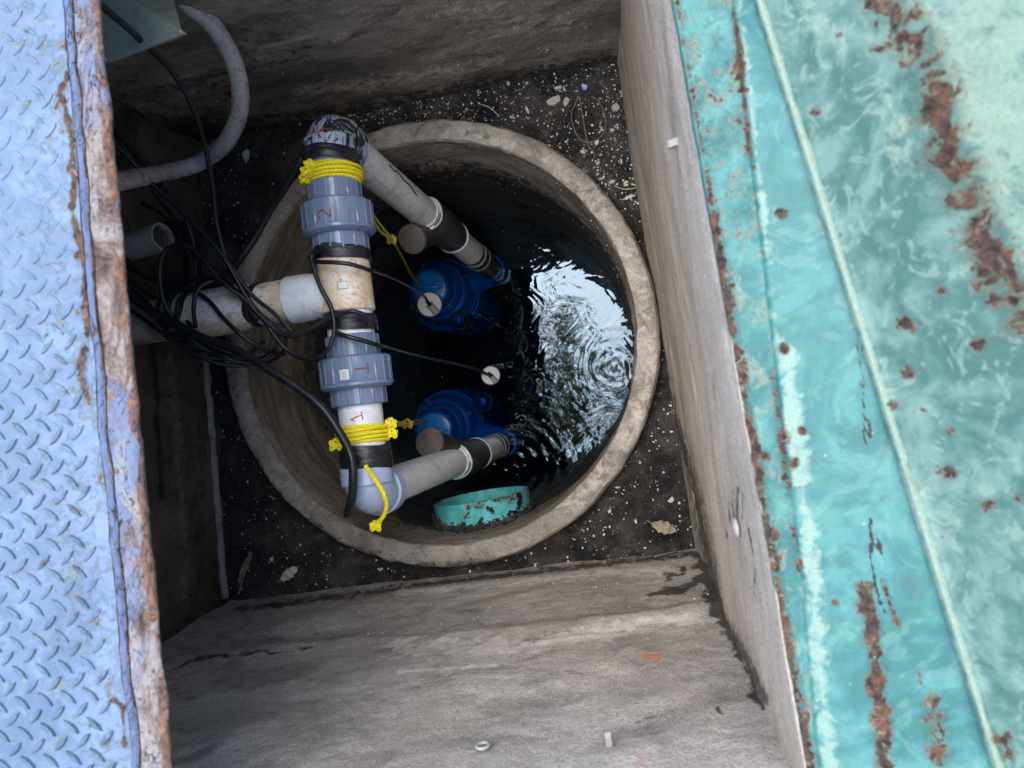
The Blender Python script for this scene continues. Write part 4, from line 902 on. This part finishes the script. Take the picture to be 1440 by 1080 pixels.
def fr_rust(x, y, V):
    lA_ = lA; lAs = lambda y: lA_(y)-3
    n1 = wob(V, 9, 3)*.35
    a = soft(segd(x, y, lpts(lAs, -400, 330, 7)), 11)*.55
    a = np.maximum(a, (soft(segd(x, y, lpts(lAs, 300, 1400, 5)), 16)+.05)*(.72+n1)*(y > 280))
    a = np.maximum(a, soft(segd(x, y, lpts(lB, 20, 260, -3)), 12)*.66); a = np.maximum(a, soft(segd(x, y, lpts(lB, 520, 820, -6)), 11)*(.62+n1))
    a = np.maximum(a, soft(segd(x, y, [(1212, 800), (1222, 860), (1235, 960), (1245, 1100)]), 23)*(.98+n1*.5)*(y > 815))
    a = np.maximum(a, soft(segd(x, y, [(1240, 815), (1262, 880)]), 7)*.8)
    a = np.maximum(a, soft(segd(x, y, [(1310, 985), (1325, 1090)]), 26)*.62); a = np.maximum(a, soft(segd(x, y, [(1290, 940), (1296, 960)]), 9)*.5)
    strip = (x > np.interp(y, [0, 300, 545, 800, 1080], [948, 1000, 1043, 1088, 1137])) & (x < np.interp(y, [0, 200, 450, 620, 800, 1080], [1033, 1056, 1085, 1105, 1128, 1152]))
    a = np.maximum(a, strip*np.where(y < 350, .2, .15))
    for (qx, qy, qr) in ((1098, 300, 13), (1101, 490, 11), (1100, 615, 16), (1072, 640, 18), (1088, 755, 16), (1115, 650, 11), (1128, 605, 9), (1070, 710, 9), (1212, 540, 9), (1176, 848, 7), (1040, 170, 8), (1060, 235, 7), (1096, 835, 9)):
        a = np.maximum(a, soft(np.hypot(x-qx, y-qy), qr)*1.05)
    return a
def fr_cream(x, y, V):
    n1 = wob(V, 14, 8)*.3
    strip = (x > np.interp(y, [0, 300, 545, 800, 1080], [948, 1000, 1043, 1088, 1137])) & (x < np.interp(y, [0, 200, 450, 620, 800, 1080], [1033, 1056, 1085, 1105, 1128, 1152]))
    return np.maximum.reduce([strip*.36, soft(segd(x, y, lpts(lB, -100, 560, 5)), 15)*(.62+n1), soft(segd(x, y, lpts(lB, 500, 1400, 14)), 26)*(.8+n1), soft(segd(x, y, lpts(lA, 250, 1400, 14)), 20)*(.45+n1), soft(segd(x, y, [(1130, 830), (1165, 1090)]), 20)*.6, soft(segd(x, y, [(1085, 250), (1100, 500)]), 12)*.3])
def fr_dark(x, y, V):
    n1 = wob(V, 60, 2)*3
    return np.maximum.reduce([soft(segd(x+n1, y, [(1206, 482), (1212, 520), (1214, 560), (1216, 625)]), 3.2)*.9, soft(segd(x+n1, y, [(1224, 730), (1226, 780), (1232, 830), (1243, 862)]), 5)*1.0, soft(segd(x, y, [(1235, 760), (1239, 780)]), 5)*1.0, soft(segd(x, y, [(1222, 590), (1224, 615)]), 4)])
masks(mb, rust=fr_rust, cream=fr_cream, dark=fr_dark)
mesh_obj('frame', mb, M['teal'], fr_, angle=60)
# lid: turned-up edge and leaning inner face
R0, R1v = P(lC(-420), -420, .650), P(lC(1500), 1500, .640)
def ridge(t): 
    y = -420+1920*t; return P(lC(y), y, .650-.01*t)
ed = (R1v-R0).normalized(); on = Vector((ed.y, -ed.x, 0)); on = on if on.x > 0 else -on
LDIR = (on*.55+Vector((0, 0, .84))).normalized(); LN = ed.cross(LDIR).normalized(); LN = LN if LN.x < 0 else -LN
mb = MB(); V = []; nu, nv = 300, 150
edge_r = [(-.003, -.006), (-.0008, -.0008), (.0, .0008), (.0012, .0016), (.0030, .0014), (.006, .0)]
for i in range(nu+1):
    c = ridge(i/nu); 
    for (a, h) in edge_r: V.append(c+on*a+LN*h*.3+Vector((0, 0, h+.0003*fbm((i*.1, a*100, 1), 2))))
    for j in range(1, nv+1):
        d = .48*(j/nv); p = c+on*.006+LDIR*d; st2 = 0; p += LN*(fbm(p*7, 4)*.0025+st2); V.append(p)
W_ = nv+len(edge_r); mb.add(V, [(i*W_+j, (i+1)*W_+j, (i+1)*W_+j+1, i*W_+j+1) for i in range(nu) for j in range(W_-1)])
mb.add([ridge(0)+on*.012-LN*.004, ridge(1)+on*.012-LN*.004, ridge(1)+on*.012+LDIR*.48-LN*.01, ridge(0)+on*.012+LDIR*.48-LN*.01], [(0, 1, 2, 3)])
seam = [(1240, -80), (1270, 20), (1300, 90), (1322, 190), (1350, 230), (1375, 300), (1400, 360), (1440, 430), (1480, 520)]
def l_r(x, y, V):
    n1 = wob(V, 12, 5)*14
    a = soft(segd(x+n1*1.6, y+n1, seam), 62)*(.62+wob(V, 30, 11)*.4)
    a = np.maximum(a, soft(segd(x, y+n1*.3, [(1225, 70), (1290, 62)]), 12)*.6)
    for (qx, qy, qr) in ((1324, 408, 9), (1378, 484, 13), (1274, 456, 13), (1277, 526, 11), (1330, 665, 15), (1300, 575, 6), (1387, 710, 14), (1147, 158, 7), (1145, 92, 6), (1200, 370, 5), (1258, 570, 9), (1332, 608, 8), (1340, 285, 13), (1410, 1040, 13), (1420, 1060, 12), (1400, 420, 16), (1430, 700, 8), (1180, 50, 4)):
        a = np.maximum(a, soft(np.hypot((x-qx)*.8, y-qy), qr*1.3)*.85)
    return a
def l_cream_sky(x, y, V):
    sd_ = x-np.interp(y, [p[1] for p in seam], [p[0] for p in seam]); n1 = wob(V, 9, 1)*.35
    return np.maximum(np.clip(sd_/40, 0, 1)*(.62+n1), np.maximum(soft(segd(x, y, lpts(lC, -400, 1480, 3)), 9)*1.5, soft(segd(x, y, [(1150, 0), (1250, 150), (1260, 260)]), 90)*.42*(1+n1)))  # panel past the seam painted paler for sky light, ridge highlight painted too
masks(mb, rust=l_r, cream=l_cream_sky, dark=zero)
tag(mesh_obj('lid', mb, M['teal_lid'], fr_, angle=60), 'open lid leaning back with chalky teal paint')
# ---------------------------------------------------------------- yard ground round the pit
mb = MB(); outr = [Vector((-30, 30, -.035)), Vector((30, 30, -.035)), Vector((30, -30, -.035)), Vector((-30, -30, -.035))]
inr = []
for c in (TL, TR, BR, BL): d = (c-cen); d.z = 0; inr.append(Vector((c.x, c.y, -.035))+d.normalized()*.17)
mb.add(outr+inr, [(i, (i+1) % 4, 4+(i+1) % 4, 4+i) for i in range(4)]); mb.a = {k: np.zeros(8) for k in ('dark', 'light', 'orange')}
o = tag(mesh_obj('ground', mb, M['ground'], smooth=False), kind='structure')
# ---------------------------------------------------------------- debris
def blob(c, n, s, k, h=.001, rot=0):
    """thin irregular chip on a surface with normal n"""
    n = Vector(n).normalized(); u = n.orthogonal().normalized(); u = Matrix.Rotation(rot, 3, n)@u; w_ = n.cross(u); m = 6; V = []
    for i in range(m): a = 2*math.pi*i/m+random.uniform(-.3, .3); r = s*random.uniform(.6, 1.2); V.append(c+u*(math.cos(a)*r)+w_*(math.sin(a)*r*k)+n*h)
    V2 = [v-n*(h+.0008) for v in V]
    return V+V2, [tuple(range(m))]+[(i, i+m, (i+1) % m+m, (i+1) % m) for i in range(m)]
def scatter(name, label, N, fn, smin, smax, mat):
    mb = MB()
    for _ in range(N):
        r_ = fn()
        if r_ is None: continue
        c, n = r_; n = (Vector(n)+Vector((random.gauss(0, .25), random.gauss(0, .25), random.gauss(0, .25)))).normalized()
        s = smin+(smax-smin)*random.random()**4; mb.add(*blob(c, n, s, random.uniform(.35, 1), random.uniform(.0008, .002), random.uniform(0, 6)))
    return tag(mesh_obj(name, mb, mat, smooth=False), kind='stuff', label=label, cat='debris')
def floor_pt():
    for _ in range(30):
        u, v = random.random(), random.random(); p = TL.lerp(TR, u).lerp(BL.lerp(BR, u), v)
        if (Vector((p.x, p.y, 0))-WC).length > RO+.003:
            p.z = CZ-DF+fbm(p*9, 5)*.010+fbm(p*60, 2)*.002
            x, y = proj(p)
            wgt = .30 if x > 600 else .2
            if y < 170 and x > 480: wgt = 1
            if x > 760 and y < 300: wgt = 1
            if random.random() < wgt: return p, (0, 0, 1)
    return None
scatter('paint_flakes', 'tiny pale flakes scattered over the black silt floor', 3000, floor_pt, .0004, .0036, M['flake'])
def wall_pt():
    k = random.random()
    if k < .5: u = random.random(); v = random.random()**1.5*.5; p = TL.lerp(TR, u); n = WN['top']; c = p.lerp(up(p), v)+n*(d_top(u, v, p.lerp(up(p), v))+.0005)
    else: u = random.random(); v = random.random()**1.3*.35; p = BR.lerp(BL, u); n = WN['bottom']; c = p.lerp(up(p), v)+n*(d_bottom(u, v, p.lerp(up(p), v))+.0005)
    return c, n
scatter('litter', 'pale broken bits of leaf and shell lying in the silt', 75, floor_pt, .0028, .009, M['chip'])
scatter('gravel', 'dark brown and grey gravel bits lying in the silt', 1500, floor_pt, .0012, .0085, M['mudstone'])
scatter('paint_flakes', 'tiny pale flakes stuck on the lower pit walls', 420, wall_pt, .0005, .0018, M['flake'])
def well_pt():
    a = random.uniform(-.2, 3.5); z = zt-random.uniform(.02, .5); return WC+Vector((math.cos(a)*(RI-.003), math.sin(a)*(RI-.003), z)), (-math.cos(a), -math.sin(a), 0)
scatter('paint_flakes', 'tiny pale flakes stuck on the inside of the well', 380, well_pt, .0005, .0018, M['flake'])
def water_pt():
    a = random.uniform(0, 6.3); r = RI*math.sqrt(random.random())*.98; p = WC+Vector((math.cos(a)*r, math.sin(a)*r, CZ-DW+.0012)); x, y = proj(p)
    return (p, (0, 0, 1)) if (x > 640 and y < 440) or random.random() < .35 else None
scatter('floating_flakes', 'tiny pale specks floating on the dark water', 240, water_pt, .0006, .0022, M['flake'])
def ledge_pt():
    a = random.uniform(0, 6.3); r = random.uniform(RI+.005, RO+.01); return WC+Vector((math.cos(a)*r, math.sin(a)*r, zt+.003)), (0, 0, 1)
scatter('grit', 'tiny dark grit grains lying on the concrete ring', 420, ledge_pt, .0005, .002, M['twig'])
def leaf(name, px, py, L, wd_, rot, label, mat, cat='leaf', D=DF-.008):
    c = P(px, py, D); u = Vector((math.cos(rot), math.sin(rot), 0)); w_ = Vector((-u.y, u.x, 0)); n = 12; V = []; Fc = []
    for i in range(n+1):
        t = i/n; ww = wd_*math.sin(math.pi*min(1, t*.96+.03))**.7*(1+.18*math.sin(i*2.1)); s = (t-.5)*L; z = .004*math.sin(t*3.1)+.002*math.sin(i*1.7)
        V += [c+u*s+w_*ww+Vector((0, 0, z+.004)), c+u*s+Vector((0, 0, z-.000)), c+u*s-w_*ww+Vector((0, 0, z+.003))]
    for i in range(n):
        for k in range(2): Fc.append((i*3+k, i*3+k+1, (i+1)*3+k+1, (i+1)*3+k))
    mb = MB().add(V, Fc); m = len(V); mb.add([v-Vector((0, 0, .0008)) for v in V], [tuple(reversed(f)) for f in Fc])
    mb.tube([c-u*L*.5, c-u*L*.72+w_*.004], .0009, 5)
    return tag(mesh_obj(name, mb, mat, angle=70), label, cat)
leaf('dry_leaf', 934, 741, .056, .014, -.25, 'curled grey brown leaf near the lower right floor corner', M['leaf'])
leaf('dry_leaf', 346, 798, .085, .008, 1.15, 'long narrow dry leaf in the lower left floor corner', M['leaf'])
leaf('dry_leaf', 408, 806, .055, .012, .7, 'crumpled broken leaf on the lower left silt', M['chip'])
leaf('dry_leaf', 348, 218, .026, .009, 1.4, 'small white torn scrap on silt beside the conduit', M['flake'], 'scrap')
leaf('dry_leaf', 268, 262, .05, .009, -1.0, 'dim brown leaf below the conduit in the shade', M['twig'])
leaf('dry_leaf', 885, 278, .03, .004, .3, 'sliver of pale wood beside the right wall', M['chip'], 'sliver')
def chip(px, py, s, k, rot, label, mat, name='chip', cat='chip', hgt=.006, n=7):
    c = P(px, py, DF-.004); V = []; 
    for i in range(n): a = 2*math.pi*i/n+random.uniform(-.25, .25); r = s*random.uniform(.75, 1.15); V.append(c+Matrix.Rotation(rot, 3, 'Z')@Vector((math.cos(a)*r, math.sin(a)*r*k, hgt*random.uniform(.6, 1.1))))
    V += [v-Vector((0, 0, hgt+.004)) for v in V[:n]]
    return tag(mesh_obj(name, MB().add(V, [tuple(range(n))]+[(i, i+n, (i+1) % n+n, (i+1) % n) for i in range(n)]), mat, smooth=False), label, cat)
chip(780, 142, .018, .55, .2, 'largest tan flat chip in the upper right silt', M['chip'])
chip(796, 144, .010, .8, 1.5, 'small tan chip touching the largest chip', M['chip'])
chip(785, 124, .010, .5, .1, 'pinkish pale chip just above the tan chip', M['chip'])
chip(866, 152, .0095, 1, 0, 'round grey disc of grit near the right wall', M['conduit'], 'pebble', 'pebble', .004, 14)
chip(839, 201, .0065, .8, .6, 'small square white chip below the wire loop', M['flake'])
chip(822, 123, .0075, .8, 0, 'small pale blue scrap above the wire loop', M['pvc_light'], 'scrap', 'scrap')
chip(742, 156, .010, .3, -1.2, 'bent white scrap on silt above the ring', M['flake'], 'scrap', 'scrap')
chip(861, 184, .006, .6, .6, 'tiny white chip right of the wire loop', M['flake'])
chip(741, 118, .005, .5, .6, 'tiny white chip at the foot of the far wall', M['flake'])
mb = MB(); pts = [(828+24*math.cos(a)+1.5*math.sin(3*a), 168+32*math.sin(a), 1.688) for a in [k*2*math.pi/20-1.5 for k in range(19)]]+[(826, 200, 1.685), (834, 212, 1.69), (836, 222, 1.692)]
mb.tube(sp(pts, 6), .0011, 6); tag(mesh_obj('wire_loop', mb, M['twig']), 'thin wire loop lying on the upper right silt', 'wire')
mb = MB().tube(sp([(864, 262, 1.69), (880, 266, 1.685), (902, 263, 1.68)], 8), .0009, 6); tag(mesh_obj('straw', mb, M['chip']), 'pale straw lying against the right wall', 'straw')
mb = MB().tube(sp([(672, 145, 1.69), (690, 152, 1.685), (702, 164, 1.69)], 8), .0010, 6); tag(mesh_obj('straw', mb, M['pvc_light']), 'pale curled strand above the ring', 'strand')
mb = MB().tube([LP(.905, .002, .002), LP(.88, -.012, .006), LP(.868, -.020, .009)], [.0012, .001, .0005], 6); tag(mesh_obj('straw', mb, M['chip']), 'dry straw stuck to the rusty plate edge', 'straw')
mb = MB().tube(sp([(335, 835, 1.69), (345, 800, 1.68), (352, 775, 1.685)], 6), .003, 7); tag(mesh_obj('twig', mb, M['twig']), 'brown twig beside the long dry leaf', 'twig')
# ---------------------------------------------------------------- tree over the yard, mirrored in the water
tr = thing('tree', 'leafy tree standing beside the pit mirrored in the water', 'tree', (2.6, -2.2, -.035))
mb = MB(); base = Vector((2.6, -2.2, -.035)); top = Vector((1.7, -1.2, 4.6))
trunk = spline([base, Vector((2.55, -2.1, 1.6)), Vector((2.2, -1.7, 3.2)), top, Vector((.7, -.5, 5.4)), Vector((-.3, -.1, 6.0))], 8); mb.tube(trunk, [.16-.13*i/(len(trunk)-1) for i in range(len(trunk))], 14)
tips = []
for k in range(26):
    a = random.uniform(0, 6.28); s0 = trunk[random.randint(16 if k < 12 else 30, len(trunk)-1)]; e = s0+Vector((math.cos(a)*random.uniform(.5, 1.3), math.sin(a)*random.uniform(.5, 1.3), random.uniform(.1, .9)))
    pth = spline([s0, s0.lerp(e, .5)+Vector((0, 0, .1)), e], 5); mb.tube(pth, [.03-.022*i/(len(pth)-1) for i in range(len(pth))], 6); tips += [pth[len(pth)//2], e]
for k in range(14):
    s0 = trunk[-1-random.randint(0, 6)]; e = Vector((random.uniform(-1.15, -.45), random.uniform(-1.3, 1.1), random.uniform(5.6, 6.4))); pth = spline([s0, s0.lerp(e, .5)+Vector((0, 0, .15)), e], 5); mb.tube(pth, [.02-.015*i/(len(pth)-1) for i in range(len(pth))], 6); tips += [pth[-3], e]
mesh_obj('trunk', mb, M['bark'], tr)
mb = MB()
for t in tips:
    for _ in range(75):
        c = t+Vector((random.gauss(0, .26), random.gauss(0, .26), random.gauss(0, .2)))
        if -.62 < c.x < .25 and random.random() < .9: continue
        u = Vector((random.gauss(0, 1), random.gauss(0, 1), random.gauss(0, .5))).normalized(); w_ = u.orthogonal().normalized(); s = random.uniform(.04, .085)
        mb.add([c-u*s, c+w_*s*.4, c+u*s, c-w_*s*.4], [(0, 1, 2, 3)])
mesh_obj('crown', mb, M['leaves'], tr, smooth=False)
# ---------------------------------------------------------------- camera, light
cd = bpy.data.cameras.new('camera'); co = bpy.data.objects.new('camera', cd); COL.objects.link(co)
cd.sensor_width = 36; cd.lens = F/1440*36; cd.clip_start = .02; cd.clip_end = 500
R_ = Matrix((CX, CY, CB)).transposed(); co.matrix_world = Matrix.Translation(CAM)@R_.to_4x4()
cd.dof.use_dof = True; cd.dof.focus_distance = 1.55; cd.dof.aperture_fstop = 6.8
S.camera = co
SUN_EL, SUN_AZ = math.radians(76), math.radians(305)      # azimuth measured from +y clockwise
sd = bpy.data.lights.new('sun', 'SUN'); sd.energy = 1.5; sd.angle = math.radians(75); sd.color = (1, .95, .87)
so = bpy.data.objects.new('sun', sd); COL.objects.link(so)
dvec = Vector((math.sin(SUN_AZ)*math.cos(SUN_EL), math.cos(SUN_AZ)*math.cos(SUN_EL), math.sin(SUN_EL)))
so.rotation_euler = dvec.to_track_quat('Z', 'Y').to_euler(); so.location = dvec*20
wd = bpy.data.worlds.new('World'); S.world = wd; wd.use_nodes = True; nt = wd.node_tree; bg = nt.nodes['Background']
sk = nt.nodes.new('ShaderNodeTexSky'); sk.sky_type = 'NISHITA'; sk.sun_disc = False; sk.sun_elevation = SUN_EL; sk.sun_rotation = SUN_AZ; sk.air_density = 1.0; sk.dust_density = 1.0
nt.links.new(sk.outputs[0], bg.inputs[0]); bg.inputs[1].default_value = .10
S.view_settings.view_transform = 'Standard'; S.view_settings.look = 'None'; S.view_settings.exposure = 2.25; S.view_settings.gamma = 1

S.cycles.max_bounces = 6; S.cycles.diffuse_bounces = 4; S.cycles.glossy_bounces = 3; S.cycles.transparent_max_bounces = 8; S.cycles.caustics_reflective = False; S.cycles.caustics_refractive = False
